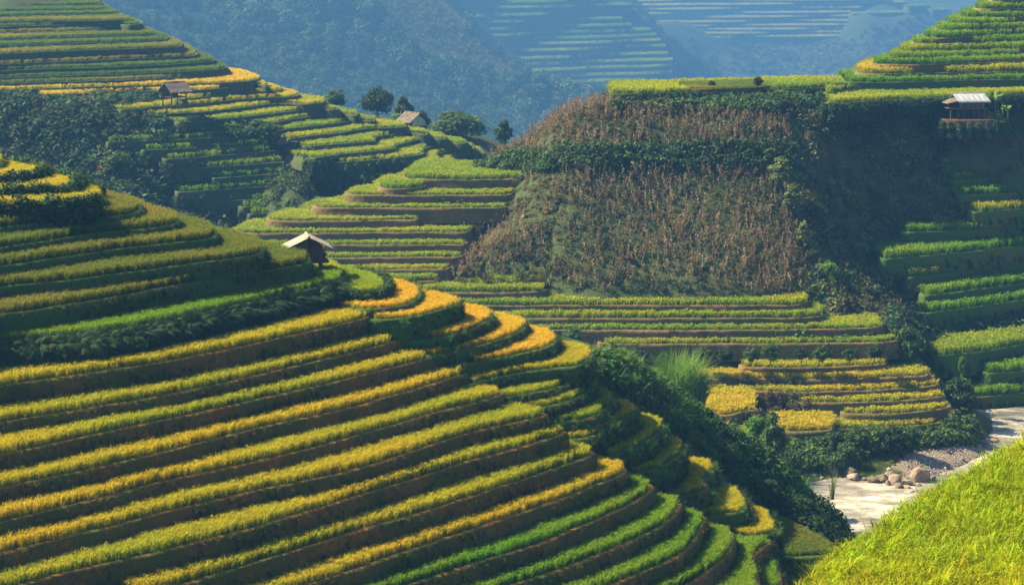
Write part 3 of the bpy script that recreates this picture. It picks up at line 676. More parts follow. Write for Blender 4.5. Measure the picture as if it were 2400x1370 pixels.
for k in range(15, -1, -1): hE[k] = next_drop(e1[k + 1], hE[k + 1], e1[k], -3.4)
for k, ((x0, y0), (x1, y1)) in enumerate(e1):
    h = hE[k]
    px = [(x0 + (x1 - x0) * f, y0 + (y1 - y0) * f + 0.9 * math.sin(f * 9 + k)) for f in (0, .2, .4, .6, .8, 1)]
    farE(px, h, 'lime' if k > 8 else 'green', 'hazy terrace of the blue middle-distance slope, %s row up from its foot' % ORD[16 - k], group='terraces of the blue slope')
e2 = [[(1470, -8), (2090, -9)], [(1480, 4), (2093, 1)], [(1500, 15), (2127, 7)], [(1505, 24), (2023, 19)], [(1510, 34), (1997, 30)], [(1520, 43), (2000, 40)], [(1530, 54), (2003, 50)], [(1540, 64), (2008, 59)], [(1550, 73), (2020, 68)], [(1560, 82), (2030, 76)], [(1565, 92), (2000, 85)]]
hE2 = [33.9] * 11
for k in range(9, -1, -1): hE2[k] = next_drop(e2[k + 1], hE2[k + 1], e2[k], -4.4)
print('E', [round(v, 2) for v in hE], [round(v, 2) for v in hE2])
for k, ((x0, y0), (x1, y1)) in enumerate(e2):
    h = hE2[k]
    px = [(x0 + (x1 - x0) * f, y0 + (y1 - y0) * f + 0.7 * math.sin(f * 8 + k * 2)) for f in (0, .2, .4, .6, .8, 1)]
    farE(px, h, 'yellow', 'pale lit terrace of the farthest slope, %s row up from the lowest' % ORD[10 - k], group='terraces of the farthest slope', key='rice_far')
farE([(2000, 34), (2100, 31), (2196, 28)], 25.4, 'lime', 'pale terrace spur at the right end of the farthest slope', depth=10)
farE([(2130, 17), (2180, 14)], 22.6, 'green', 'short hazy terrace right of the farthest slope, upper one', depth=8)
farE([(2186, 26), (2224, 23)], 24.2, 'green', 'short hazy terrace right of the farthest slope, lower one', depth=8)
for hill in HILLS: prepare(hill)
def end_points(hill, test, left=True, right=True, out=2.5, drop=0.5):
    r = []
    for t in HILLS[hill]:
        if not test(t): continue
        c = t['lip']; k = max(2, int(1.5 / t['step']))
        for ok, a, b in ((left, c[k], c[min(3 * k, len(c) - 1)]), (right, c[-k - 1], c[max(0, len(c) - 1 - 3 * k)])):
            if ok:
                d = (a - b) / (np.linalg.norm(a - b) + 1e-9); r.append((a[0] + d[0] * out, a[1] + d[1] * out, t['z'] - drop))
    return r

# ------------------------------------------------------------------ hillsides under and between the terraces
class Sheet:
    """height field through control points (thin-plate spline, slightly smoothed)"""
    def __init__(s, pts, lam=0.02):
        p = np.asarray(pts, float); s.c = p[:, :2].mean(0); s.k = 50.0
        q = (p[:, :2] - s.c) / s.k; n = len(q); s.q = q
        d = np.linalg.norm(q[:, None] - q[None], axis=2); K = np.where(d > 0, d * d * np.log(d + 1e-12), 0) + np.eye(n) * lam
        A = np.zeros((n + 3, n + 3)); A[:n, :n] = K; A[:n, n] = 1; A[:n, n + 1:] = q; A[n, :n] = 1; A[n + 1:, :n] = q.T
        s.w = np.linalg.solve(A, np.concatenate([p[:, 2], [0, 0, 0]]))
    def __call__(s, x, y):
        x = np.atleast_1d(np.asarray(x, float)); y = np.atleast_1d(np.asarray(y, float)); out = np.empty(x.size)
        for i in range(0, x.size, 20000):
            q = (np.stack([x.ravel()[i:i + 20000], y.ravel()[i:i + 20000]], 1) - s.c) / s.k
            d2 = ((q[:, None] - s.q[None]) ** 2).sum(2); K = 0.5 * d2 * np.log(d2 + 1e-20)
            out[i:i + 20000] = K @ s.w[:len(s.q)] + s.w[len(s.q)] + q @ s.w[len(s.q) + 1:]
        return out.reshape(x.shape)
def lips(hill, drop, every, test=None):
    r = []
    for t in HILLS[hill]:
        if test is not None and not test(t): continue
        c = t['lip']; idx = list(range(0, len(c), max(1, int(every / t['step'])))) + [len(c) - 1]
        r += [(c[i][0], c[i][1], t['z'] - drop) for i in idx]
    return r
def sheet_obj(name, S, x0, x1, y0, y1, step, mat, rough=(0.25, 0.35), floor=4.0, fan=False, cap=None):
    xs = np.arange(x0, x1 + step, step); ys = np.arange(y0, y1 + step, step)
    X, Y = np.meshgrid(xs, ys)
    Z = S(X.ravel(), Y.ravel()).reshape(X.shape) + fbm(X * rough[1], Y * rough[1], 41, 3) * rough[0]
    if cap is not None: Z = np.minimum(Z, cap(X, Y))
    Z = np.maximum(Z, floor)
    nx, ny = len(xs), len(ys); V = np.column_stack([X.ravel(), Y.ravel(), Z.ravel()])
    I = (np.arange(ny - 1)[:, None] * nx + np.arange(nx - 1)[None]).ravel()
    Fc = np.column_stack([I, I + 1, I + nx + 1, I + nx]); keep = (Z.ravel()[Fc] > floor + 0.01).any(1); Fc = Fc[keep]
    me = mesh(name, V, Fc.tolist(), M[mat]); o = obj(name, me); o['kind'] = 'structure'
    return o
WATER = ZC - 42.5
A_SHRUB = [(1400, 850, 113), (1450, 900, 114.5), (1500, 940, 115.5), (1560, 1000, 115.5), (1620, 1050, 116), (1700, 1120, 116), (1760, 1180, 115.5), (1830, 1240, 114.5), (1600, 960, 121), (1700, 1020, 123.5),
           (1780, 1050, 127), (1850, 1120, 128.5), (1930, 1200, 128), (1960, 1260, 123), (1890, 1220, 119.5), (1500, 870, 119), (1560, 920, 122), (1900, 1290, 114), (1980, 1300, 119)]
ptsA = lips('A', 1.45, 3.0) + [pd(*p) for p in A_SHRUB]
ptsA += [(*pd(x, y, D)[:2], z) for x, y, D, z in ((1500, 850, 140, 12), (1700, 1000, 145, 9), (1900, 1150, 146, 6.6), (2000, 1280, 138, 6), (1200, 760, 135, 18), (1000, 700, 132, 22), (800, 650, 128, 26), (500, 560, 124, 27),
                                                  (200, 470, 120, 29), (-100, 400, 118, 32), (1000, 700, 150, 10), (600, 600, 145, 13), (200, 500, 145, 16), (-200, 450, 145, 20), (1950, 1380, 112, 14), (2050, 1350, 122, 8), (-500, 600, 95, 38), (-500, 1000, 80, 30),
                                                  (100, 1500, 70, 19), (700, 1550, 78, 18), (1300, 1550, 86, 15), (1700, 1500, 96, 13))]
SA = Sheet(ptsA, 0.004)
ptsB = lips('B', 1.7, 7.0, lambda t: 'right of the gully' not in t['label']) + lips('B', 2.5, 7.0, lambda t: 'right of the gully' in t['label']) + end_points('B', lambda t: 'right of the gully' in t['label'], True, False) + end_points('B', lambda t: 'strip below the dry corn' in t['label'], False, True)
B_FREE = [(1420, 242, 208), (1300, 275, 206), (1200, 340, 203.5), (1080, 390, 202.3), (1250, 398, 200.5), (1500, 398, 201), (1800, 388, 203), (1350, 330, 204), (1500, 300, 205), (1700, 300, 206), (1850, 330, 207), (1700, 355, 203.8), (1500, 355, 202.8),
          (1200, 420, 199.5), (1250, 500, 195), (1500, 500, 195.5), (1750, 500, 197), (1500, 430, 198.7), (1750, 430, 200.2), (1140, 560, 191), (1100, 610, 188.5), (1300, 600, 189), (1500, 600, 189.5), (1800, 600, 191), (1070, 650, 186.6), (1250, 672, 185.6), (1400, 686, 184.6), (1600, 690, 184.6), (1860, 690, 186),
          (1450, 258, 208.6), (1700, 250, 211), (1900, 250, 213.5), (1580, 255, 209.8), (1950, 300, 215), (2050, 300, 216.5), (2150, 320, 215.5), (2000, 380, 213), (2100, 400, 213.5), (2000, 450, 210), (2100, 480, 210.5), (2180, 440, 211), (1980, 530, 204.5), (2060, 560, 205), (2000, 600, 200.5), (2050, 660, 196.5),
          (1960, 660, 193.5), (2100, 730, 192), (1950, 600, 196), (1880, 400, 204), (1900, 500, 198.5), (1930, 630, 191.5), (2110, 790, 187), (2150, 800, 187.5), (2130, 850, 181.5), (2200, 880, 180.5), (2230, 930, 177.5), (2260, 980, 176.5),
          (2230, 300, 214.6), (2350, 300, 216), (2230, 340, 212.6), (2380, 340, 214.5), (2260, 278, 216.0), (2360, 278, 217.3), (2300, 300, 215.4)]
ptsB += [pd(*p) for p in B_FREE]
# foot of the hill and the shore
ptsB += [(*pd(x, y, D)[:2], z) for x, y, D, z in ((1600, 1010, 161, 10.2), (1850, 1040, 163.5, 9.6), (1950, 1050, 162.6, 9.2), (2080, 1050, 163.3, 9.0), (1950, 1085, 162.5, 8.05), (2050, 1075, 163.5, 8.3), (2150, 1062, 166, 8.4), (2230, 1050, 169, 8.5),
          (1880, 1105, 163.3, 7.6), (1980, 1108, 161.6, 7.65), (2080, 1115, 160.8, 7.7), (2180, 1105, 162, 7.75), (2250, 1085, 165.5, 7.7), (2290, 1060, 168.5, 7.6), (2300, 1020, 174, 7.6), (2310, 990, 178.5, 7.7),
          (1880, 1150, 155, 6.3), (2000, 1180, 152, 6.0), (2150, 1150, 156, 6.2), (2250, 1110, 160.5, 6.4), (2330, 1050, 169, 6.6), (2350, 1010, 175, 6.6), (2400, 985, 179.5, 6.6), (2480, 960, 183, 6.7),
          (2330, 985, 182.5, 7.3), (2400, 958, 185.6, 7.9), (2480, 940, 188, 8.2), (1700, 1060, 152, 8), (1500, 1000, 150, 10), (1300, 900, 158, 12), (1000, 760, 168, 14), (700, 690, 172, 16), (560, 620, 180, 17), (450, 580, 192, 12))]
# behind the crest the hill falls away
ptsB += [(*pd(x, 200, D)[:2], z) for x, D, z in ((450, 215, 6), (560, 212, 10), (600, 228, 5), (700, 222, 12), (800, 232, 10), (1000, 228, 18), (1200, 228, 25.5), (1400, 232, 31), (1600, 236, 33), (1800, 240, 33.5), (2000, 246, 33), (2060, 262, 31), (2200, 275, 30), (2450, 290, 34), (2520, 245, 40), (1000, 260, 14), (1400, 265, 20), (1800, 275, 22), (2200, 320, 30))]
SB = Sheet(ptsB, 0.003)
ptsC = lips('C', 1.4, 10.0, lambda t: 'shelter' in t['label']) + lips('C', 2.1, 8.0, lambda t: 'under the person' in t['label']) + end_points('C', lambda t: 'shelter' in t['label'] and t['px'][0][0] > 100, True, False)
C_FREE = [(0, 240, 234), (100, 250, 234), (250, 250, 235), (100, 300, 231), (0, 330, 228), (250, 300, 231), (100, 400, 225), (250, 380, 226), (330, 420, 223.5), (0, 480, 218), (200, 480, 221), (400, 520, 220), (550, 540, 220), (650, 520, 224), (400, 300, 232.5), (550, 296, 236), (620, 330, 238.5), (700, 348, 240), (600, 312, 239),
          (-150, 300, 222), (-150, 480, 210), (750, 400, 236.5), (850, 430, 233), (950, 420, 238), (1000, 400, 243), (960, 300, 266), (1050, 318, 272), (1150, 332, 276), (900, 280, 272), (790, 255, 275), (1000, 292, 280), (1200, 345, 280)]
ptsC += [pd(*p) for p in C_FREE]
ptsC += [(*pd(x, 300, D)[:2], z) for x, D, z in ((0, 300, 44), (250, 305, 32), (450, 310, 28), (650, 315, 22), (900, 320, 17), (1200, 320, 14), (1350, 300, 16), (1300, 270, 18), (1150, 235, 17), (950, 215, 14), (600, 205, 13), (200, 195, 15), (-200, 190, 22), (-300, 300, 60), (-500, 240, 55))]
SCs = Sheet(ptsC, 0.004)
FOREST = [(150, -40, 400), (300, 0, 395), (500, 0, 410), (700, 0, 430), (900, 0, 450), (1020, 0, 470), (300, 100, 365), (500, 100, 385), (700, 100, 405), (900, 100, 430), (1100, 85, 458), (500, 200, 358), (700, 200, 375), (900, 200, 400), (1080, 180, 432), (1210, 180, 446), (1300, 215, 440),
          (800, 300, 356), (1000, 300, 375), (1200, 300, 400), (1350, 250, 422), (1430, 238, 430), (1200, 340, 388), (1000, 360, 365), (600, 260, 345), (1450, 300, 410), (500, -60, 450), (900, -60, 490), (1000, -80, 520), (300, -60, 440), (400, 60, 388), (800, 60, 428), (1000, 140, 434)]
ptsF = [pd(x, y, D * KF) for x, y, D in FOREST]
for x, y, D in ((1000, -60, 500), (1020, 0, 470), (1100, 85, 458), (1210, 180, 446), (1300, 215, 440), (1430, 238, 430)):
    X, Y, Z = pd(x, y, D * KF); ptsF += [(X + 14 * KF, Y + 30 * KF, Z - 16 * KF), (X + 35 * KF, Y + 60 * KF, Z - 34 * KF)]
SF = Sheet(ptsF, 0.002)
ptsE = lips('E', 8.0, 45.0) + [pd(x, y, D * KF) for x, y, D in ((1600, 120, 715), (1800, 130, 720), (2000, 150, 715), (2100, 100, 745), (2200, 60, 770), (1600, 200, 690), (1900, 200, 690), (2150, 200, 690), (1600, 60, 720), (1620, 150, 670), (1590, 210, 600), (1400, 230, 555), (1250, 230, 560), (2300, 40, 790), (2300, 200, 700), (1000, 40, 600), (950, 100, 580), (1000, 200, 560))]
ptsE += [(*pd(x, 0, D * KF)[:2], z) for x, D, z in ((1000, 680, 56), (1300, 680, 62), (1600, 900, 50), (2000, 900, 46), (2300, 880, 14), (2500, 850, 6))]
SE = Sheet(ptsE, 0.004)

xs = np.array([-2600, -400, -150, -60, 0, 60, 150, 400, 2600.0]); ys = np.array([-300, 0, 100, 200, 300, 345, 380, 420, 470, 540, 640, 1000, 1800, 3400.0]); X, Y = np.meshgrid(xs, ys)
f = np.clip((Y - 345) / 200, 0, 1); Z = 6.0 - 106.0 * f * f * (3 - 2 * f); I = (np.arange(len(ys) - 1)[:, None] * len(xs) + np.arange(len(xs) - 1)[None]).ravel()
tag(obj('ground', mesh('ground', np.column_stack([X.ravel(), Y.ravel(), Z.ravel()]), np.column_stack([I, I + 1, I + len(xs) + 1, I + len(xs)]).tolist(), M['ground'])), kind='structure')
def cap_mid(X, Y):
    """around the stepped mound the ground stays below its rings"""
    u = 1200 + F * X / Y; c = np.full(X.size, 60.0); x, y = X.ravel(), Y.ravel(); far = (y > 222) & (u.ravel() > 1950); c[far] = 33.6
    for t in HILLS['B']:
        if 'stepped mound' in t['label']:
            m = far & in_poly(x, y, t['poly']); c[m] = np.maximum(c[m], t['z'] - 1.2)
    b = np.full(X.size, -1.0)
    for t in HILLS['B']:
        if 'left of the dry corn' in t['label']: m = in_poly(x, y, t['poly']); b[m] = np.maximum(b[m], t['z'])
    c = np.where(b > 0, np.minimum(c, b - 0.3), c)
    return c.reshape(X.shape)
hill_near = sheet_obj('hillside_near', SA, -48, 32, 58, 150, 0.9, 'ground_scrub', (0.18, 0.5), 5.0)
hill_mid = sheet_obj('hillside_middle', SB, -42, 72, 140, 330, 1.0, 'ground_corn', (0.22, 0.4), 5.0, cap=cap_mid)
hill_back = sheet_obj('hillside_back', SCs, -110, 30, 185, 330, 1.6, 'ground_scrub', (0.5, 0.2), 5.0)
hill_forest = sheet_obj('hillside_forest', SF, -150 * KF, 60 * KF, 320 * KF, 560 * KF, 3 * KF, 'ground_scrub', (2.4, 0.03), -98.0)
hill_far = sheet_obj('hillside_far', SE, -80 * KF, 260 * KF, 500 * KF, 980 * KF, 5 * KF, 'ground_scrub', (2.0, 0.02), -98.0)
def mount(x, y):
    return -100 + np.clip((y - 2250) / 900, 0, 1) ** 0.7 * 215 + fbm(x * 0.003, y * 0.003, 77, 4) * 45 * np.clip((y - 2250) / 300, 0, 1) + np.clip((x - 330) / 500, 0, 1) * 25
xs = np.arange(-1600, 1601, 40.0); ys = np.arange(2240, 3380, 40.0); X, Y = np.meshgrid(xs, ys); Z = mount(X, Y)
I = (np.arange(len(ys) - 1)[:, None] * len(xs) + np.arange(len(xs) - 1)[None]).ravel()
tag(obj('mountain', mesh('mountain', np.column_stack([X.ravel(), Y.ravel(), Z.ravel()]), np.column_stack([I, I + 1, I + len(xs) + 1, I + len(xs)]).tolist(), M['ground_scrub'])), kind='structure')

# ------------------------------------------------------------------ river
s = NT('river_water'); n1 = s.noise(0.32, 5, stretch=(0.4, 1.0, 1)); n2 = s.noise(1.5, 4, stretch=(0.45, 1.0, 1), rough=0.7)
m0 = s.add('ShaderNodeMath', operation='MULTIPLY_ADD'); s.link(n2, m0.inputs[0]); m0.inputs[1].default_value = 0.55; s.link(n1, m0.inputs[2])
s.base(s.ramp(m0.outputs[0], [(0.55, (0.10, 0.11, 0.11)), (0.72, (0.26, 0.255, 0.23)), (0.84, (0.50, 0.48, 0.43)), (0.96, (0.8, 0.78, 0.75))])); s.b.inputs['Roughness'].default_value = 0.2; s.b.inputs['Specular IOR Level'].default_value = 1.0; s.b.inputs['IOR'].default_value = 1.33
s.bump(n2, 0.9, 0.35); M['water'] = s.m
xs = np.arange(10, 85, 0.45); ys = np.arange(128, 215, 0.45); X, Y = np.meshgrid(xs, ys)
Z = WATER + fbm(X * 0.5, Y * 1.1, 51, 4) * 0.13
I = (np.arange(len(ys) - 1)[:, None] * len(xs) + np.arange(len(xs) - 1)[None]).ravel()
tag(obj('river', mesh('river', np.column_stack([X.ravel(), Y.ravel(), Z.ravel()]), np.column_stack([I, I + 1, I + len(xs) + 1, I + len(xs)]).tolist(), M['water'])), kind='structure')
for hill in HILLS: build_hill(hill)

# ------------------------------------------------------------------ the near paddy, bottom right
terrace('G', [(1700, 1480), (1846, 1392), (1930, 1310), (2060, 1222), (2200, 1130), (2330, 1060), (2420, 1020), (2520, 980), (2600, 950)], 11.9, 'near', 'large bright yellow-green paddy in the near right corner',
        depth=20, inward=(1, -0.35), endr=(0.6, -0.3), rise=2.5, bank='bank_grassy', rice=1.0, key='rice_near', gap=0.125, step=0.3, wig=0.1, maxw=40, setback=0.1, xyh=11.0)
prepare('G'); build_hill('G')

# ------------------------------------------------------------------ haze
hz = NT('haze_air'); hz.n.remove(hz.b)
pv = hz.add('ShaderNodeVolumePrincipled'); pv.inputs['Color'].default_value = (0.14, 0.42, 1.0, 1); pv.inputs['Density'].default_value = 0.00047; pv.inputs['Anisotropy'].default_value = 0.25
hz.link(pv.outputs[0], hz.out.inputs['Volume'])
x0, x1, y0, y1, z0, z1 = -2620, 2620, -310, 3420, -103.0, 205.0
me = mesh('haze', [(x0, y0, z0), (x1, y0, z0), (x1, y1, z0), (x0, y1, z0), (x0, y0, z1), (x1, y0, z1), (x1, y1, z1), (x0, y1, z1)],
          [(0, 3, 2, 1), (4, 5, 6, 7), (0, 1, 5, 4), (1, 2, 6, 5), (2, 3, 7, 6), (3, 0, 4, 7)], hz.m, smooth=False)
tag(obj('haze', me), 'pale blue air haze filling the valley', kind='stuff')

# ------------------------------------------------------------------ plants too many to count
def region(S, poly, d0, d1, density, seed=None):
    """world points on hillside S whose place lies inside an outlined patch of the valley"""
    poly = np.asarray(poly, float)
    xs = np.concatenate([(poly[:, 0] - 1200) / F * d for d in (d0, d1)]); x0, x1 = xs.min(), xs.max()
    n = int((x1 - x0) * (d1 - d0) * density)
    x = RNG.uniform(x0, x1, n); y = RNG.uniform(d0, d1, n); z = S(x, y)
    u, v = proj(x, y, z); ok = in_poly(u, v, poly)
    return np.column_stack([x, y, z])[ok]
def stuff(name, label, key, P, tint, scale, tilt=0.35, zscale=None):
    o = plant(name, key, P, tint, scale, None, tuple(P.mean(0)), tilt, zscale=zscale); tag(o, label, kind='stuff'); return o
def patchy(P, scale, cut, seed):
    return P[fbm(P[:, 0] * scale, P[:, 1] * scale, seed, 3) + RNG.normal(0, 0.15, len(P)) > cut]
DK, MD, LT = (0.035, 0.075, 0.022), (0.055, 0.115, 0.028), (0.11, 0.17, 0.035)
def mixed(P, a, b, scale, seed, amount=0.25):
    f = np.clip(0.5 + fbm(P[:, 0] * scale, P[:, 1] * scale, seed, 3) * 1.3 + RNG.normal(0, 0.15, len(P)), 0, 1)
    return vary(a, len(P), amount, b, f)

CORN_HI = [(1062, 392), (1150, 350), (1210, 322), (1300, 272), (1420, 236), (1560, 258), (1850, 288), (1862, 345), (1700, 358), (1300, 360), (1150, 372)]
CORN_LO = [(1030, 660), (1100, 590), (1180, 480), (1235, 412), (1500, 402), (1800, 396), (1842, 420), (1872, 560), (1892, 690), (1600, 694), (1290, 684), (1262, 664)]
BERM = [(1062, 396), (1130, 366), (1300, 356), (1600, 352), (1860, 342), (1866, 392), (1600, 400), (1300, 402), (1220, 414), (1120, 398)]
GULLY = [(1840, 262), (2010, 250), (2210, 250), (2210, 380), (2236, 470), (2268, 505), (2100, 545), (2050, 600), (2105, 650), (2146, 700), (2140, 740), (2120, 800), (2100, 840), (2050, 770), (1900, 700), (1890, 640), (1862, 420), (1846, 340)]
for poly, nm in ((CORN_HI, 'upper'), (CORN_LO, 'lower')):
    P = region(SB, poly, 180, 214, 3.6); P[:, 2] -= 0.1
    stuff('undergrowth', 'low green weeds covering the %s dry corn plot' % nm, 'leaf', P, mixed(P, (0.07, 0.105, 0.035), (0.16, 0.125, 0.06), 0.12, 5), RNG.uniform(0.45, 0.9, len(P)), zscale=RNG.uniform(0.7, 1.2, len(P)))
P = region(SB, BERM, 196, 210, 5.0)
stuff('undergrowth', 'dark bushy ledge dividing the two dry corn plots', 'leaf', P + [0, 0, .25], mixed(P, DK, MD, 0.2, 7), RNG.uniform(0.9, 1.8, len(P)))
P = region(SB, [(1418, 228), (1600, 226), (1930, 224), (1960, 246), (2200, 240), (2210, 262), (1960, 268), (1600, 268), (1440, 262)], 204, 222, 5.0)
stuff('undergrowth', 'dark shrubs hanging below the crest terrace', 'leaf', P + [0, 0, .2], mixed(P, DK, MD, 0.2, 9), RNG.uniform(0.9, 1.9, len(P)))
P = region(SB, GULLY, 180, 222, 1.5)
stuff('undergrowth', 'shaded scrub filling the gully right of the corn', 'leaf_big', P - [0, 0, .3], mixed(P, (0.035, 0.075, 0.028), (0.12, 0.15, 0.05), 0.12, 11, 0.4), RNG.uniform(0.35, 0.95, len(P)))
P = region(SB, GULLY, 180, 222, 1.3)
stuff('tall_grass', 'tall grass tufts among the gully scrub', 'tall_grass', P, mixed(P, (0.09, 0.16, 0.045), (0.22, 0.17, 0.09), 0.15, 12, 0.4), RNG.uniform(0.5, 1.1, len(P)))
P = region(SB, [(2075, 745), (2200, 742), (2420, 712), (2420, 792), (2190, 828), (2110, 835), (2080, 790)], 178, 205, 4.0)
stuff('undergrowth', 'thick bluish shrub belt across the terraces right of the gully', 'leaf_big', P + [0, 0, .2], mixed(P, (0.035, 0.075, 0.035), (0.075, 0.13, 0.05), 0.25, 13), RNG.uniform(0.5, 1.1, len(P)))
P = region(SB, [(2205, 275), (2420, 280), (2420, 372), (2195, 382), (2205, 330)], 205, 222, 3.0); P = patchy(P, 0.16, -0.1, 14)
stuff('undergrowth', 'shrubs on the red bank below the tin-roofed house', 'leaf', P, mixed(P, DK, MD, 0.2, 15), RNG.uniform(0.7, 1.5, len(P)))
P = region(SB, [(1400, 815), (2130, 808), (2140, 860), (1740, 852), (1500, 868), (1420, 850)], 170, 182, 5.0); P = patchy(P, 0.28, 0.0, 16)
stuff('undergrowth', 'bushes growing on the bank between the rice strips', 'leaf', P + [0, 0, .7], mixed(P, DK, MD, 0.2, 17), RNG.uniform(0.8, 1.7, len(P)))
P = region(SB, [(1840, 1018), (2000, 1014), (2150, 1008), (2240, 1000), (2290, 1000), (2285, 1040), (2180, 1052), (2070, 1062), (1960, 1098), (1860, 1100), (1800, 1090)], 158, 182, 5.5); P = P[P[:, 2] > WATER + .3]
stuff('undergrowth', 'thicket along the far river bank', 'leaf_big', P + [0, 0, .15], mixed(P, DK, (0.08, 0.15, 0.03), 0.3, 18), RNG.uniform(0.35, 0.9, len(P)))
P = region(SB, [(1500, 900), (1660, 925), (1860, 920), (1960, 975), (1900, 995), (1790, 1010), (1700, 955)], 156, 178, 5.0); P = patchy(P, 0.3, -0.05, 19)
stuff('undergrowth', 'brownish scrub mound beside the golden patch', 'leaf', P + [0, 0, .5], mixed(P, (0.055, 0.075, 0.028), (0.13, 0.085, 0.04), 0.25, 20), RNG.uniform(0.7, 1.4, len(P)))
P = region(SB, [(1000, 500), (1190, 460), (1180, 480), (1100, 590), (1030, 650), (1080, 590), (1090, 540), (980, 515)], 184, 204, 5.0)
stuff('undergrowth', 'dry brush between the grass-green terraces and the corn', 'leaf', P + [0, 0, .8], mixed(P, (0.09, 0.075, 0.035), (0.07, 0.10, 0.03), 0.25, 21), RNG.uniform(0.5, 1.1, len(P)))

FLANK = [(1388, 836), (1440, 832), (1500, 862), (1570, 905), (1620, 955), (1700, 1010), (1780, 1050), (1860, 1080), (1920, 1130), (1966, 1200), (1990, 1250), (1985, 1290), (1900, 1270), (1830, 1225), (1765, 1175), (1690, 1095), (1610, 1040), (1510, 960), (1450, 930), (1400, 890), (1385, 860)]
P = region(SA, FLANK, 106, 140, 7.0)
stuff('undergrowth', 'dense green thicket on the flank of the near hillside', 'leaf', P, mixed(P, (0.032, 0.085, 0.02), (0.08, 0.18, 0.03), 0.22, 22), RNG.uniform(0.55, 1.2, len(P)))
P = region(SA, FLANK, 106, 140, 2.5); P = patchy(P, 0.2, 0.02, 23)
stuff('tall_grass', 'tall arching grass on the thicket slope', 'tall_grass', P, mixed(P, (0.06, 0.17, 0.025), (0.12, 0.24, 0.04), 0.3, 24), RNG.uniform(0.5, 1.0, len(P)))
P = region(SA, [(1800, 1180), (1930, 1190), (1990, 1240), (2000, 1300), (1920, 1300), (1840, 1240)], 106, 138, 8.0)
stuff('undergrowth', 'low bush mass where the thicket meets the river', 'leaf_big', P, mixed(P, (0.02, 0.05, 0.018), (0.04, 0.085, 0.024), 0.3, 25), RNG.uniform(0.35, 0.8, len(P)))

def along(t, n, q0, q1, out=0.3, px=None):
    """points down a terrace's bank, between shares q0 and q1 of its height"""
    c, nrm, z, rise = t['lip'], t['nrm'], t['z'], t['rise'] or 1.3
    i = RNG.integers(0, len(c), n); q = RNG.uniform(q0, q1, n)
    P = np.column_stack([c[i] + nrm[i] * (out + t['batter'] * rise * q)[:, None], z - rise * q])
    if px is not None:
        u, v = proj(*P.T); ok = (u > px[0]) & (u < px[1]); P, i = P[ok], i[ok]
    return P, np.arctan2(nrm[i][:, 1], nrm[i][:, 0])
A = HILLS['A']
P, a = along(A[9], 2600, 0.12, 0.62, 0.1, (-200, 870))
f = np.clip(fbm(P[:, 0] * .5, P[:, 1] * .5, 26, 2) + .5, 0, 1)
o = plant('ferns', 'fern', P, vary((0.022, 0.06, 0.024), len(P), 0.25, (0.045, 0.10, 0.036), f), RNG.uniform(0.65, 1.15, len(P)), None, tuple(P.mean(0)), rot=np.column_stack([RNG.normal(0, .25, len(P)), RNG.uniform(0.1, 0.9, len(P)), a + RNG.normal(0, .4, len(P))]))
tag(o, 'bluish green fern belt hanging under the bright green terrace', kind='stuff')
Ps = [along(A[k], 900, -0.1, 1.0, 0.2, (-200, 232))[0] for k in (1, 2, 3)]; P = np.vstack(Ps)
stuff('undergrowth', 'dark shrub bank below the topmost sunlit terraces', 'leaf', P, mixed(P, (0.018, 0.05, 0.02), (0.045, 0.10, 0.025), 0.4, 27), RNG.uniform(0.55, 1.0, len(P)))
P, a = along(A[11], 500, -0.1, 1.0, 0.2)
stuff('undergrowth', 'dark leafy bank at the right end of the fern belt', 'leaf', P, mixed(P, (0.025, 0.07, 0.025), (0.05, 0.11, 0.03), 0.4, 28), RNG.uniform(0.4, 0.7, len(P)))
Ps = []
for t in HILLS['A'][27:42]:
    Ps.append(along(t, 60, 0.0, 0.8, 0.1)[0])
P = np.vstack(Ps)
stuff('bank_grass', 'grass tufts hanging from the spur terraces', 'tall_grass', P, mixed(P, (0.04, 0.12, 0.02), (0.08, 0.17, 0.03), 0.3, 29), RNG.uniform(0.25, 0.5, len(P)), tilt=0.7)
Ps = []
for t in HILLS['B']:
    if 'right of the gully' in t['label']: Ps.append(along(t, 110, 0.4, 1.2, 0.05)[0])
P = np.vstack(Ps)
stuff('undergrowth', 'weeds on the banks right of the gully', 'leaf', P, mixed(P, (0.03, 0.07, 0.028), (0.06, 0.11, 0.035), 0.3, 30), RNG.uniform(0.35, 0.7, len(P)))

Ps = [along(t, 1500, 0.25, 1.3, 0.15)[0] for t in HILLS['B'] if t['label'].startswith(('bright level', 'terrace directly', 'terrace below the crest'))]
P = np.vstack(Ps)
stuff('undergrowth', 'dark shrubs on the banks of the crest terraces', 'leaf', P, mixed(P, (0.018, 0.042, 0.014), (0.04, 0.085, 0.022), 0.3, 44), RNG.uniform(0.5, 1.1, len(P)))
t = [t for t in HILLS['B'] if t['name'] == 'earth_pad'][0]; P, a = along(t, 420, .35, 2.2, .1)
stuff('undergrowth', 'weeds on the bank under the tin-roofed house', 'leaf', P, mixed(P, DK, MD, 0.3, 46), RNG.uniform(0.4, 0.9, len(P)))
Ps = [along(t, 500, 0.1, 1.3, 0.1, (1640, 1900))[0] for t in HILLS['B'] if t['label'].endswith(('corn slope, seventh down', 'corn slope, sixth down', 'corn slope, eighth down', 'corn slope, ninth down')) and 'strip' in t['label']]
Ps += [along(t, 160, 0.2, 1.2, 0.1)[0] for t in HILLS['B'] if 'golden' in t['label']]
P = np.vstack(Ps)
stuff('undergrowth', 'dry brush on the low banks beside the golden patch', 'leaf', P, mixed(P, (0.06, 0.075, 0.03), (0.14, 0.09, 0.045), 0.4, 48), RNG.uniform(0.4, 0.9, len(P)))
P = region(SB, [(2190, 296), (2430, 288), (2430, 470), (2260, 470), (2200, 390)], 204, 224, 3.2)
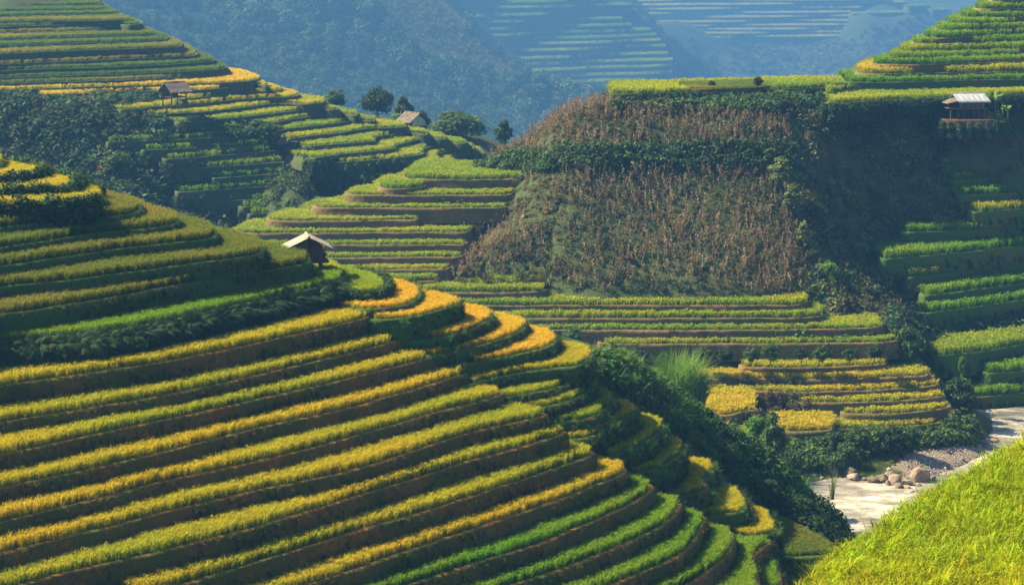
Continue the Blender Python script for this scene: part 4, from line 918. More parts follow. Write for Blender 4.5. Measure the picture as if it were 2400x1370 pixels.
for t in HILLS['B']: P = P[~(in_poly(P[:, 0], P[:, 1], t['poly']) & (t['z'] - P[:, 2] < 0.9) & (t['z'] - P[:, 2] > -0.2))]
stuff('undergrowth', 'mixed brown and green scrub under the tin-roofed house', 'leaf', P, mixed(P, (0.05, 0.10, 0.03), (0.13, 0.11, 0.05), 0.15, 49, 0.35), RNG.uniform(0.5, 1.1, len(P)))
P = region(SB, [(940, 362), (1090, 352), (1130, 398), (1230, 414), (1215, 440), (1190, 460), (1185, 430), (1070, 425), (950, 405)], 194, 216, 5.0)
for t in HILLS['B']: P = P[~(in_poly(P[:, 0], P[:, 1], t['poly']) & (t['z'] - P[:, 2] < 0.9))]
stuff('undergrowth', 'low weeds behind the top grass-green terrace', 'leaf', P, mixed(P, (0.06, 0.11, 0.03), (0.13, 0.12, 0.05), 0.15, 50, 0.3), RNG.uniform(0.5, 1.0, len(P)))
# hazy left hill
SCRUB_C = [(-60, 232), (200, 226), (420, 236), (300, 252), (440, 292), (640, 296), (640, 322), (250, 330), (395, 380), (390, 440), (400, 470), (590, 500), (600, 545), (300, 520), (-60, 420)]
P = region(SCs, SCRUB_C, 205, 250, 1.3)
stuff('undergrowth', 'hazy scrub below the thatched shelter', 'leaf_big', P - [0, 0, .2], mixed(P, DK, (0.06, 0.11, 0.035), 0.08, 31), RNG.uniform(0.5, 1.3, len(P)))
P = region(SCs, [(240, 280), (640, 285), (720, 318), (800, 345), (1060, 390), (1060, 430), (940, 430), (800, 465), (700, 520), (560, 550), (400, 525), (240, 430)], 205, 256, 2.2)
for t in HILLS['C']: P = P[~(in_poly(P[:, 0], P[:, 1], t['poly']) & (t['z'] - P[:, 2] < 0.9) & (t['z'] - P[:, 2] > -0.2))]
stuff('undergrowth', 'scrub between the shaded terraces under the person in blue', 'leaf', P - [0, 0, .15], mixed(P, DK, (0.085, 0.12, 0.04), 0.1, 33), RNG.uniform(0.7, 1.5, len(P)))
Ps = []
for t in HILLS['C']:
    if 'below the thatched' in t['label'] or 'first up from the thatched' in t['label'] or 'second up from' in t['label']:
        q = along(t, 500, 0.25, 1.5, 0.1, (280, 700))[0]; Ps.append(q[RNG.random(len(q)) < .55])
    elif 'under the person' in t['label']: Ps.append(along(t, 50, 0.4, 1.2, 0.1)[0])
    if t['label'].endswith(tuple(w + ' below the thatched shelter' for w in ('sixth', 'seventh', 'eighth', 'ninth', 'tenth', 'eleventh'))): Ps.append(along(t, 700, 0.25, 1.7, 0.1, (640, 960))[0])
P = np.vstack(Ps)
stuff('undergrowth', 'scrub hanging on the terrace banks of the hazy left hill', 'leaf', P, mixed(P, DK, MD, 0.2, 47), RNG.uniform(0.4, 0.95, len(P)))
# forest slope and the far slopes
FOR = [(120, -60), (1010, -60), (1030, 0), (1110, 85), (1215, 180), (1310, 222), (1500, 240), (1500, 380), (900, 400), (500, 300), (300, 120)]
P = region(SF, FOR, 330 * KF, 530 * KF, 0.128 / KF ** 2); u, v = proj(*P.T)
GRASSY = [(830, -60), (1010, -60), (1100, 80), (1205, 175), (1150, 160), (1000, 130), (900, 60)]
P = P[~in_poly(u, v, GRASSY)]
stuff('forest', 'hazy blue forest covering the slope behind the left hill', 'tree_far', P - [0, 0, 1.0], mixed(P, (0.03, 0.07, 0.025), (0.075, 0.12, 0.035), 0.012, 34, 0.35), KF / 2 * RNG.uniform(0.7, 1.6, len(P)) * (0.75 + 0.5 * (fbm(P[:, 0] * .012, P[:, 1] * .012, 36, 3) + .5)), zscale=RNG.uniform(.8, 1.7, len(P)))
P = region(SF, FOR, 330 * KF, 530 * KF, 0.4 / KF ** 2); u, v = proj(*P.T); P = P[~in_poly(u, v, GRASSY)]
stuff('undergrowth', 'hazy undergrowth between the trees of the blue forest', 'leaf_big', P - [0, 0, .3], mixed(P, (0.04, 0.085, 0.03), (0.09, 0.13, 0.04), 0.012, 45), KF / 2 * RNG.uniform(1.2, 2.4, len(P)))
P = region(SF, GRASSY, 400 * KF, 530 * KF, 1.4 / KF ** 2)
stuff('undergrowth', 'pale hazy grass slope beside the forest', 'tall_grass', P, mixed(P, (0.16, 0.17, 0.08), (0.22, 0.18, 0.10), 0.02, 35), RNG.uniform(1.2, 2.6, len(P)))
P = region(SE, [(1560, 95), (2010, 88), (2040, 60), (2240, 30), (2320, 60), (2320, 230), (1580, 230)], 620 * KF, 830 * KF, 0.16 / KF ** 2)
stuff('forest', 'hazy scrub under the farthest terraced slope', 'leaf_big', P, mixed(P, (0.04, 0.075, 0.03), (0.12, 0.13, 0.06), 0.01, 37), RNG.uniform(1.4, 4.2, len(P)))
P = np.vstack([region(SE, [(1480, -20), (1500, 0), (1600, 150), (1620, 215), (1570, 215), (1560, 110), (1470, 0)], 540 * KF, 810 * KF, 0.08 / KF ** 2), region(SE, [(1000, -20), (1040, 10), (1150, 130), (1340, 215), (1580, 210), (1580, 235), (1250, 240), (1000, 100)], 530 * KF, 640 * KF, 0.08 / KF ** 2)])
stuff('forest', 'hazy tree line edging the blue terraced slope', 'tree_far', P - [0, 0, 1.5], mixed(P, (0.03, 0.065, 0.025), (0.06, 0.10, 0.03), 0.015, 38), RNG.uniform(0.9, 2.0, len(P)))
x = RNG.uniform(200, 1300, 7000); y = RNG.uniform(2270, 3200, 7000); P = np.column_stack([x, y, mount(x, y)])
stuff('forest', 'far blue mountain forest', 'tree_far', P, mixed(P, (0.03, 0.065, 0.025), (0.06, 0.10, 0.03), 0.005, 39), RNG.uniform(2.0, 4.5, len(P)))

# ------------------------------------------------------------------ dry corn
def corn_mesh(seed):
    r = random.Random(seed); Q = []; H = r.uniform(1.5, 2.1); lean = Vector((r.gauss(0, .09), r.gauss(0, .09), 1))
    for k in range(2):
        a = k * 1.571; s_ = Vector((math.cos(a), math.sin(a), 0)) * 0.028
        Q.append([-s_, s_, lean * H + s_ * .5, lean * H - s_ * .5])
    for k in range(r.randint(6, 9)):
        z = H * r.uniform(0.3, 0.97); az = r.uniform(0, 6.283); d = Vector((math.cos(az), math.sin(az), 0)); sd = Vector((-d.y, d.x, 0)); p = lean * z; ang = r.uniform(0.3, 1.1); L = r.uniform(.35, .7)
        for j in range(3):
            q = p + (d * math.sin(ang) + Vector((0, 0, math.cos(ang)))) * L / 3; ang += r.uniform(.6, 1.2)
            w0, w1 = (0.05, 0.045, 0.025)[j], (0.045, 0.025, 0.004)[j]
            Q.append([p - sd * w0, p + sd * w0, q + sd * w1, q - sd * w1]); p = q
    for k in range(3):
        az = r.uniform(0, 6.283); d = Vector((math.cos(az) * .4, math.sin(az) * .4, 1)).normalized() * .28; sd = Vector((-math.sin(az), math.cos(az), 0)) * .02
        Q.append([lean * H - sd, lean * H + sd, lean * H + d + sd * .3, lean * H + d - sd * .3])
    return np.array([[tuple(v) for v in q] for q in Q])
s = NT('dry_corn'); oi = s.add('ShaderNodeObjectInfo'); s.leafy(s.ramp(oi.outputs['Random'], [(0.0, (0.15, 0.11, 0.055)), (0.6, (0.27, 0.20, 0.11)), (1.0, (0.46, 0.36, 0.23))]), 0.3); M['corn'] = s.m
corn_me = [quads_mesh('corn_stalk', corn_mesh(300 + k), M['corn'], smooth=False) for k in range(8)]
proto_set('corn', corn_me)
P = np.vstack([region(SB, CORN_HI, 180, 214, 7.0), region(SB, CORN_LO, 180, 214, 6.0)])
P = P[fbm(P[:, 0] * .12, P[:, 1] * .12, 43, 3) + RNG.normal(0, .3, len(P)) > -0.22]
u, v = proj(*P.T); order = np.argsort(P[:, 1] + (v < 395) * 30); P = P[order]
near, rest = P[:300], P[300:]
for k, q in enumerate(near):
    o = obj('corn_stalk', corn_me[k % 8], None, tuple(q)); o.rotation_euler = (random.gauss(0, .16), random.gauss(0, .16), random.uniform(0, 6.28)); sc_ = random.uniform(.45, .8); o.scale = (sc_,) * 3
    tag(o, 'dry brown corn stalk standing in the lower corn plot', 'corn stalk', 'dry corn stalks of the lower plot')
stuff('dry_corn', 'dry brown corn standing across the slope above', 'corn', rest, vary((0.3, 0.17, 0.09), len(rest), .2), RNG.uniform(.42, .8, len(rest)), tilt=0.2)

# ------------------------------------------------------------------ trees, bushes and single plants
def tube(path, radii, n=6):
    V = []; Fc = []
    for k, (p, r) in enumerate(zip(path, radii)):
        p = Vector(p); d = (Vector(path[min(k + 1, len(path) - 1)]) - Vector(path[max(k - 1, 0)])).normalized()
        a = d.orthogonal().normalized(); b = d.cross(a)
        V += [p + (a * math.cos(t) + b * math.sin(t)) * r for t in (6.2832 * j / n for j in range(n))]
    for k in range(len(path) - 1):
        for j in range(n): Fc.append((k * n + j, k * n + (j + 1) % n, (k + 1) * n + (j + 1) % n, (k + 1) * n + j))
    Fc.append(tuple(reversed(range(n)))); Fc.append(tuple(range((len(path) - 1) * n, len(path) * n)))
    return V, Fc
class Bag:
    def __init__(s): s.v = []; s.f = []
    def add(s, V, Fc):
        o = len(s.v); s.v += [tuple(v) for v in V]; s.f += [tuple(o + i for i in f) for f in Fc]; return s
    def tube(s, path, radii, n=6): return s.add(*tube(path, radii, n))
    def pole(s, a, b, r, n=6): return s.tube([a, b], [r, r * 0.9], n)
    def box(s, c, d, rot=None):
        V = [Vector((x * d[0] / 2, y * d[1] / 2, z * d[2] / 2)) for x, y, z in ((-1, -1, -1), (1, -1, -1), (1, 1, -1), (-1, 1, -1), (-1, -1, 1), (1, -1, 1), (1, 1, 1), (-1, 1, 1))]
        if rot is not None: V = [rot @ v for v in V]
        return s.add([v + Vector(c) for v in V], [(0, 3, 2, 1), (4, 5, 6, 7), (0, 1, 5, 4), (1, 2, 6, 5), (2, 3, 7, 6), (3, 0, 4, 7)])
    def obj(s, name, mat, parent=None, smooth=False): return obj(name, mesh(name, s.v, s.f, M[mat], smooth=smooth), parent)
def tree_parts(seed, H, R, crown0, clumps, leaves, size, squash=(1, 1, 1), trunk_r=0.12, top=1.0):
    """crown: leaf clumps spread through an uneven volume, gaps between them; trunk with limbs reaching into the clumps"""
    r = random.Random(seed); Q = []; B = Bag()
    c0 = Vector((0, 0, H * (crown0 + 1) / 2)); hz = H * (1 - crown0) / 2
    B.tube([(0, 0, -.4), (r.gauss(0, .05) * H * .3, r.gauss(0, .05) * H * .3, H * .35), (r.gauss(0, .05) * H, r.gauss(0, .05) * H, H * .75)], [trunk_r, trunk_r * .7, trunk_r * .25])
    for k in range(clumps):
        d = Vector((r.gauss(0, 1), r.gauss(0, 1), r.gauss(0, 1))).normalized() * (r.random() ** 0.4)
        w = 1.0 - (1 - top) * max(0, d.z)
        c = c0 + Vector((d.x * R * .82 * w, d.y * R * .82 * w, d.z * hz * .85))
        rr = R * r.uniform(0.24, 0.42)
        Q += leaf_quads(r, c, rr, leaves, size, 0.5, (1, 1, 0.7))
        if k % 3 == 0: B.tube([(0, 0, max(.1, min(H * .6, c.z * .6))), tuple(c * .5 + Vector((0, 0, c.z * .12))), tuple(c)], [trunk_r * .45, trunk_r * .25, trunk_r * .1], 4)
    return np.array([[tuple(v) for v in q] for q in Q]), B
TREE = {}
def variant(key, mat, *a, **k):
    Q, B = tree_parts(*a, **k); TREE[key] = (quads_mesh('crown', Q, M[mat], smooth=False), mesh('trunk', B.v, B.f, M['bark']), a[1])
variant('round', 'leaf_mid', 1, 3.0, 1.35, 0.02, 46, 62, 0.13, trunk_r=.07)
variant('round2', 'leaf_mid', 2, 3.0, 1.5, 0.0, 44, 62, 0.14, trunk_r=.07, top=.6)
variant('dark', 'leaf_dark', 3, 3.0, 1.3, 0.05, 46, 62, 0.14, trunk_r=.07)
variant('pale', 'leaf_pale', 4, 3.0, 1.0, 0.0, 40, 55, 0.12, trunk_r=.06, top=.5)
variant('lime', 'leaf_lime', 5, 3.0, 1.15, 0.0, 46, 62, 0.12, trunk_r=.06)
variant('tall', 'leaf_mid', 6, 6.0, 1.35, 0.1, 66, 70, 0.17, trunk_r=.13, top=.65)
variant('layered', 'leaf_dark', 7, 5.5, 2.7, 0.35, 40, 70, 0.2, trunk_r=.14)
variant('dense', 'leaf_dark', 8, 5.0, 2.0, 0.05, 64, 70, 0.2, trunk_r=.14, top=.5)
variant('broad', 'leaf_mid', 9, 5.0, 3.0, 0.15, 60, 70, 0.22, trunk_r=.15)
def tree(name, cat, key, px, py, D, hpx, wscale, label, group=None, S=None):
    """base at picture place (px,py) at distance D, height in picture pixels"""
    X, Y, Z = pd(px, py, D)
    if S is not None: Z = float(S(X, Y)[0])
    cm, tm, H = TREE[key]; k = hpx * D / F / H
    o = empty(name, (X, Y, Z), random.uniform(0, 6.28)); o.scale = (k * wscale, k * wscale, k)
    obj('crown', cm, o); obj('trunk', tm, o); tag(o, label, cat, group); return o
TR = [('leafy_tree', 'tree', 'tall', 1812, 1165, 146, 205, .85, 'tall leafy tree by the river with a pale lit trunk side', None),
      ('shrub', 'shrub', 'lime', 1772, 1040, 150, 75, 1.0, 'light green shrub left of the tall river tree', None),
      ('shrub', 'shrub', 'lime', 1936, 692, 191.5, 88, .95, 'bright sunlit round bush at the gully edge', None),
      ('shrub', 'shrub', 'pale', 1905, 640, 193.5, 78, .75, 'pale bush just left of the bright round bush', None),
      ('shrub', 'shrub', 'pale', 1830, 445, 199.5, 84, 1.1, 'pale bush at the right end of the corn ledge', None),
      ('shrub', 'shrub', 'pale', 1856, 505, 197.5, 80, .9, 'pale bush on the corn edge below the ledge end', None),
      ('shrub', 'shrub', 'pale', 1884, 596, 194, 84, .7, 'slim pale bush halfway down the right corn edge', None),
      ('bamboo_clump', 'bamboo', 'dark', 2252, 988, 176.5, 112, .95, 'dark arching bamboo clump by the river bend', None),
      ('shrub', 'shrub', 'pale', 2240, 1012, 171.5, 58, 1.15, 'pale shrub at the foot of the bamboo by the river', None),
      ('sapling', 'tree', 'lime', 2256, 890, 181, 62, .45, 'slender bright sapling above the bamboo clump', None),
      ('leafy_tree', 'tree', 'layered', 884, 298, 273, 94, .95, 'layered dark tree left of the tarp-gabled house', None),
      ('leafy_tree', 'tree', 'dense', 946, 295, 277, 76, .85, 'dense dark tree rising right behind the tarp-gabled house', None),
      ('leafy_tree', 'tree', 'round2', 785, 258, 276, 52, 1.2, 'small tree on the skyline left of the layered tree', None),
      ('leafy_tree', 'tree', 'broad', 1078, 340, 274, 84, 1.3, 'broad leafy tree right of the tarp-gabled house', None),
      ('leafy_tree', 'tree', 'dense', 1180, 342, 277, 66, .95, 'dark pointed tree at the right end of the tree row', None),
      ('leafy_tree', 'tree', 'dense', 990, 312, 281, 58, .9, 'dark tree peeping out behind the house roof', None),
      ('leafy_tree', 'tree', 'dense', 1268, 250, 424 * KF, 84, .95, 'hazy blue tree alone on the slope left of the terraced blue slope', None),
      ('leafy_tree', 'tree', 'tall', 366, 92, 372 * KF, 66, .8, 'tall hazy tree on the forest edge, left of two', None),
      ('leafy_tree', 'tree', 'layered', 428, 100, 374 * KF, 74, .9, 'leaning hazy tree on the forest edge, right of two', None),
      ('leafy_tree', 'tree', 'dense', 535, 165, 358 * KF, 44, 1.1, 'rounded hazy tree behind the left hill skyline', None),
      ('shrub', 'shrub', 'dark', 1776, 204, 215.5, 26, 1.2, 'dark bush at the right end of the crest plot', None),
      ('shrub', 'shrub', 'dark', 1668, 204, 215.8, 16, 1.5, 'low bush in the middle of the crest plot', None),
      ('shrub', 'shrub', 'dark', 1978, 186, 228, 14, 1.2, 'tiny bush on the skyline left of the stepped mound', None),
      ('shrub', 'shrub', 'round', 1346, 818, 177.5, 52, 1.3, 'round bush just beyond the golden spur terraces', None),
      ('shrub', 'shrub', 'round', 2128, 850, 180.5, 84, .9, 'leafy bush at the right ends of the rice strips', None),
      ('shrub', 'shrub', 'dark', 2046, 318, 214.5, 56, .9, 'dark upright bush in the gully below the crest', None),
      ('shrub', 'shrub', 'round2', 275, 420, 225, 74, 1.2, 'large hazy bush beside the bare red path', None),
      ('shrub', 'shrub', 'round', 628, 330, 236, 46, 1.2, 'dark bush left of the person in blue', None),
      ('shrub', 'shrub', 'round2', 605, 300, 236.8, 22, 2.0, 'low bush under the lit terraces of the hazy hill', None),
      ('shrub', 'shrub', 'round', 2095, 760, 189.5, 44, 1.3, 'bush where the gully meets the shrub belt', None),
      ('shrub', 'shrub', 'round', 1985, 1085, 161.8, 52, 1.0, 'light leafy bush in front of the river bank thicket', None)]
for nm, cat, key, x, y, D, hp, ws, lab, grp in TR: tree(nm, cat, key, x, y, D, hp, ws, lab, grp)
k = 0
for x, y, hp in ((1425, 852, 44), (1500, 856, 46), (1556, 858, 34), (1648, 850, 40), (1700, 850, 40), (1762, 848, 36), (1806, 846, 42), (1878, 846, 34), (1928, 846, 40), (1990, 846, 30), (2050, 842, 38)):
    tree('bank_shrub', 'shrub', ('round', 'dark', 'round2')[k % 3], x, y, 175.8, hp, 1.25, 'bush on the bank between the upper and lower rice strips, %s from left' % ORD[k], 'bushes on the strip bank'); k += 1
k = 0
for x, y, hp in ((1870, 1070, 44), (1915, 1076, 60), (1955, 1072, 66), (2010, 1066, 70), (2055, 1062, 74), (2100, 1058, 66), (2140, 1052, 52), (2195, 1040, 44), (2230, 1036, 60), (2270, 1030, 60)):
    tree('bank_shrub', 'shrub', ('round', 'round2', 'dark')[k % 3], x, y, 163.5 if x < 2160 else 170, hp, 1.0, 'bush of the far river bank thicket, %s from left' % ORD[k], 'bushes of the river bank'); k += 1
k = 0
for x, y, D, hp in ((1440, 905, 121, 66), (1500, 945, 122.5, 70), (1560, 985, 123, 74), (1630, 1030, 124.5, 84), (1560, 930, 127, 50), (1655, 990, 128.5, 60), (1700, 1090, 125, 86), (1760, 1100, 129, 78), (1800, 1170, 126, 80), (1860, 1140, 132, 70), (1880, 1210, 127, 84), (1925, 1215, 131, 76), (1945, 1262, 126.5, 66), (1420, 868, 120, 40)):
    tree('thicket_shrub', 'shrub', ('round', 'dark', 'round2', 'dark')[k % 4], x, y, D - 5, hp * .6, 1.25, 'bush in the thicket on the near flank, %s along its slope' % ORD[k], 'bushes of the near thicket'); k += 1

def grass_clump(name, px, py, D, hpx, n, spread, label, mat='leaf_lime', width=.05, seg=5, lean=(0.02, .42), droop=(.3, 1.5)):
    r = random.Random(int(px)); H = hpx * D / F * 1.12; Q = []
    for i in range(n):
        rad = spread * math.sqrt(r.random()); ba = r.uniform(0, 6.283)
        Q += blade((rad * math.cos(ba), rad * math.sin(ba), 0), r.uniform(0, 6.283), H * r.uniform(.55, 1.1), width * r.uniform(.7, 1.2), r.uniform(*lean), r.uniform(*droop), seg)[0]
    o = obj(name, quads_mesh(name, Q, M[mat]), None, pd(px, py, D)); tag(o, label, 'grass clump'); return o
grass_clump('grass_clump', 1592, 950, 160.5, 122, 1500, 1.15, 'tall bright green grass clump standing beside the golden patch', width=.1)
grass_clump('grass_clump', 1632, 950, 161.5, 84, 700, .7, 'shorter grass clump right of the tall bright one', width=.1)
grass_clump('grass_clump', 530, 1305, 85.6, 52, 170, .22, 'small green grass tuft growing on a bank of the near terraces', width=.03)
grass_clump('grass_clump', 1950, 1170, 130, 62, 40, .12, 'thin pale grass stalk leaning out over the river', 'leaf_pale', .05, lean=(.0, .25), droop=(.1, .5))
grass_clump('grass_clump', 2100, 1112, 160.6, 20, 160, .4, 'small tuft on the gravel by the boulders', width=.03)
grass_clump('grass_clump', 2180, 1078, 165.0, 24, 180, .5, 'weed tuft at the middle of the gravel bar', width=.03)
grass_clump('grass_clump', 2045, 1108, 161.5, 30, 240, .5, 'yellowish weed tuft behind the boulders', 'leaf_pale', width=.04)
def banana(px, py, D, hpx, label, lv=5, seed=1):
    r = random.Random(seed); H = hpx * D / F; o = empty('banana_plant', pd(px, py, D)); st = Bag()
    st.tube([(0, 0, -.3), (.03, 0, H * .3), (0, .02, H * .6)], [.09, .075, .04]); st.obj('stem', 'leaf_pale', o, True)
    for k in range(lv):
        az = r.uniform(0, 6.283) if k else 0.4; d = Vector((math.cos(az), math.sin(az), 0)); sd = Vector((-d.y, d.x, 0)); ang = r.uniform(.15, .55) if k else .03; p = Vector((0, 0, H * .52)); L = H * r.uniform(.42, .56); n = 6; rows = []
        for j in range(n + 1):
            w = .16 * H * math.sin(math.pi * min(1, .08 + j / n * .9)) * (.6 if k == 0 else 1)
            rows.append((p - sd * w + Vector((0, 0, -w * .35)), p, p + sd * w + Vector((0, 0, -w * .35))))
            p = p + (d * math.sin(ang) + Vector((0, 0, math.cos(ang)))) * L / n; ang += r.uniform(.12, .3) if k else .02
        V = [v for row in rows for v in row]; Fc = []
        for j in range(n):
            for c in (0, 1): Fc.append((j * 3 + c, j * 3 + c + 1, j * 3 + c + 4, j * 3 + c + 3))
        obj('leaf', mesh('leaf', V, Fc, M['banana']), o)
    tag(o, label, 'banana plant'); return o
banana(2332, 272, 216.3, 66, 'tall bright banana plant right of the tin-roofed house', 4, 3)
banana(2350, 276, 216.6, 36, 'short banana plant behind the tall one at the house', 4, 5)
banana(2362, 278, 217.0, 34, 'short banana plant farthest right of the tin-roofed house', 5, 8)
banana(2340, 280, 215.6, 24, 'smallest banana plant in front of the tall one', 3, 9)
banana(926, 294, 265.5, 32, 'banana plant at the left end of the tarp-gabled house', 6, 11)
banana(938, 292, 267, 32, 'banana plant behind the roof of the tarp-gabled house, left one', 6, 12)
banana(958, 288, 269, 32, 'banana plant behind the roof of the tarp-gabled house, right one', 5, 13)

# ------------------------------------------------------------------ plank hut on stilts (near hillside)
def plank_wall(parent, x0, x1, z0, z1f, y, rz, n, mat='wood', axis='x', name='plank', rnd=random.Random(5)):
    """upright boards side by side, each its own piece"""
    w = (x1 - x0) / n
    for k in range(n):
        xc = x0 + w * (k + .5); top = z1f(xc); b = Bag(); t = .022; g = .006
        hh = top - z0 - rnd.uniform(0, .02); c = (xc, y + rnd.uniform(-.006, .006), z0 + hh / 2); d = (w - g, t, hh)
        if axis == 'y': c = (c[1], c[0], c[2]); d = (t, w - g, hh)
        b.box((0, 0, 0), d); o = b.obj(name, mat, parent); o.location = c
def hut_near():
    X, Y, Z = ph(720, 642, 17.95); Z += .12; o = empty('plank_hut', (X, Y, Z), math.radians(11)); tag(o, 'small wooden plank hut on stilts with a pale sheet roof', 'hut')
    W, Dp, f, wt = 1.58, 1.3, 0.58, 1.22           # width, depth, floor height, wall top
    for x in (-W / 2 + .06, W / 2 - .06):
        for y in (-Dp / 2 + .06, Dp / 2 - .06): Bag().tube([(x, y, -.35), (x + .01, y, .3), (x, y, f)], [.075, .07, .065]).obj('stilt', 'wood_warm', o)
    Bag().tube([(W * .12, -Dp / 2, -.2), (W * .02, -Dp / 2 + .03, f)], [.035, .03]).obj('brace', 'wood_warm', o)
    for y in (-Dp / 2, Dp / 2): Bag().box((.12, y, f + .03), (W + .45, .09, .09)).obj('floor_beam', 'wood_warm', o)
    for k in range(8): Bag().box((-W / 2 - .05 + (W + .4) * (k + .5) / 8, 0, f + .09), ((W + .4) / 8 - .008, Dp + .2, .03)).obj('floor_board', 'wood', o)
    plank_wall(o, -W / 2, W / 2, f + .11, lambda x: wt + .66 - abs(x) * .47, -Dp / 2, 0, 8)
    plank_wall(o, -W / 2, W / 2, f + .11, lambda x: wt + .66 - abs(x) * .47, Dp / 2, 0, 8)
    plank_wall(o, -Dp / 2 + .03, Dp / 2 - .03, f + .11, lambda x: wt + .16, -W / 2, 0, 8, axis='y')
    plank_wall(o, -Dp / 2 + .03, Dp / 2 - .03, f + .11, lambda x: wt + .16, W / 2, 0, 8, axis='y')
    for x in (-W / 2 + .3, .05, W / 2 - .28): Bag().box((x, -Dp / 2 - .03, f + .5), (.07, .03, .72)).obj('batten', 'wood', o)
    Bag().box((0, -Dp / 2 - .035, wt + .05), (W + .1, .04, .07)).obj('crossbeam', 'wood', o)
    # roof: overlapping corrugated sheets on each side, purlins below
    apex = 2.0; slope = .46; half = 1.46; L = 1.75
    for side in (-1, 1):
        for k in range(4):
            y0 = -L / 2 + k * L / 4 - .03; y1 = y0 + L / 4 + .06; V = []; Fc = []; nx, ny = 6, 14; rr = random.Random(k * 3 + side)
            lift = .012 * (k % 2) + rr.uniform(0, .01)
            for i in range(nx + 1):
                t = i / nx * (half + rr.uniform(-.05, .05) * (i == nx)); x = side * t; zb = apex - t * slope - .05 * (t / half) ** 2 * (side > 0) + lift
                for j in range(ny + 1):
                    y = y0 + (y1 - y0) * j / ny; V.append((x, y, zb + .018 * math.sin(j * math.pi)))
                    V[-1] = (x, y, zb + .016 * math.cos(j * 3.1416))
            for i in range(nx):
                for j in range(ny):
                    a = i * (ny + 1) + j; Fc.append((a, a + 1, a + ny + 2, a + ny + 1))
            s_ = obj('roof_sheet', mesh('roof_sheet', V, Fc, M['roof_cement']), o); m_ = s_.modifiers.new('t', 'SOLIDIFY'); m_.thickness = .025
        for t in (.25, .75, 1.25): Bag().pole((side * t, -L / 2 + .05, apex - t * slope - .08), (side * t, L / 2 - .05, apex - t * slope - .08), .035).obj('purlin', 'wood', o)
    Bag().tube([(0, -L / 2 - .04, apex + .03), (0, 0, apex + .05), (0, L / 2 + .04, apex + .03)], [.07, .075, .07], 8).obj('ridge_cap', 'roof_cement', o)
    r = random.Random(4)
    for k in range(14):
        x = W / 2 + .13 + r.uniform(-.06, .08); z = f + .16 + (k % 5) * .075; Bag().pole((x - .02 + r.uniform(-.05, .05), -Dp / 2 + .05 + r.uniform(0, .4), z), (x + r.uniform(-.08, .18), Dp / 2 * .6, z + r.uniform(-.04, .1)), .035, 5).obj('firewood_stick', 'wood', o)
hut_near()

# ------------------------------------------------------------------ tin-roofed house on stilts (right)
def house_tin():
    X, Y, Z = ph(2268, 277.8, 18.47); o = empty('stilt_house', (X, Y, Z), math.radians(6)); tag(o, 'stilt house with a bluish tin roof below the stepped mound', 'house')
    W, Dp, f, wt = 3.0, 2.4, 1.18, 1.86
    for x in (-2.3, -1.45, -.8, .35, .85, 1.5):
        for y in (-Dp / 2, Dp / 2): Bag().tube([(x, y, -.5), (x, y, f)], [.075, .065]).obj('stilt', 'wood_warm', o)
    for k in range(14): Bag().box((-2.45 + k * .3, 0, f + .03), (.29, Dp + .3, .04)).obj('floor_board', 'wood', o)
    Bag().box((-.3, -Dp / 2 - .12, f - .03), (4.2, .08, .1)).obj('floor_beam', 'wood_warm', o)
    for k in range(9): Bag().tube([(-2.45 + k * .13, -Dp / 2 - .16, f + .05), (-2.42 + k * .13, -Dp / 2 - .1, f + .12)], [.05, .04]).obj('stacked_corn', 'wood_warm', o)
    plank_wall(o, -1.3, 1.5, f + .06, lambda x: wt, -Dp / 2 + .1, 0, 12, 'wood')
    plank_wall(o, -1.3, 1.5, f + .06, lambda x: wt, Dp / 2 - .1, 0, 12, 'wood')
    plank_wall(o, -Dp / 2 + .1, Dp / 2 - .1, f + .06, lambda y: wt + .75 - abs(y) * .6, 1.5, 0, 9, 'wood', 'y')
    plank_wall(o, -Dp / 2 + .1, Dp / 2 - .1, f + .06, lambda y: wt + .75 - abs(y) * .6, -1.3, 0, 9, 'wood', 'y')
    plank_wall(o, -1.5, 1.5, .05, lambda x: f - .05, Dp / 2 + .12, 0, 10, 'wood')  # boards added under the floor to stand in for the dark shade there
    for x in (-.7, .4): Bag().box((x, -Dp / 2 + .07, f + .33), (.26, .04, .4)).obj('window_shutter', 'bark', o)
    apex = 2.72; half = 1.55; slope = .56
    for side in (-1, 1):
        for k in range(6):
            x0 = -1.75 + k * .6; V = []; Fc = []; nx, ny = 12, 4
            for j in range(ny + 1):
                t = j / ny * half
                for i in range(nx + 1): V.append((x0 + .64 * i / nx + (t * .16 if side < 0 else 0), side * t, apex - t * slope + .016 * math.cos(i * 3.1416) + .008 * (k % 2)))
            for j in range(ny):
                for i in range(nx):
                    a = j * (nx + 1) + i; Fc.append((a, a + 1, a + nx + 2, a + nx + 1))
            s_ = obj('roof_sheet', mesh('roof_sheet', V, Fc, M['roof_tin']), o); s_.modifiers.new('t', 'SOLIDIFY').thickness = .012
    Bag().tube([(-1.78, 0, apex + .03), (1.9, 0, apex + .03)], [.06, .06], 8).obj('ridge_cap', 'roof_tin', o)
    V = [(-1.5, -1.35, 2.02), (-1.5, 1.2, 2.02), (-2.75, 1.2, 1.74), (-2.75, -1.35, 1.74), (-1.62, -.1, 2.3)]
    s_ = obj('lean_to_roof', mesh('lean_to_roof', V, [(0, 4, 1, 2, 3)], M['shingle'], smooth=False), o); s_.modifiers.new('t', 'SOLIDIFY').thickness = .04
    for y in (-1.1, 1.0): Bag().pole((-2.5, y, f), (-2.5, y, 1.78), .04).obj('porch_post', 'wood_warm', o)
    Bag().pole((1.6, -1.0, f), (2.9, -1.3, .0), .05).pole((1.65, -.7, f), (3.0, -1.0, .0), .05).obj('ladder', 'wood', o)
house_tin()
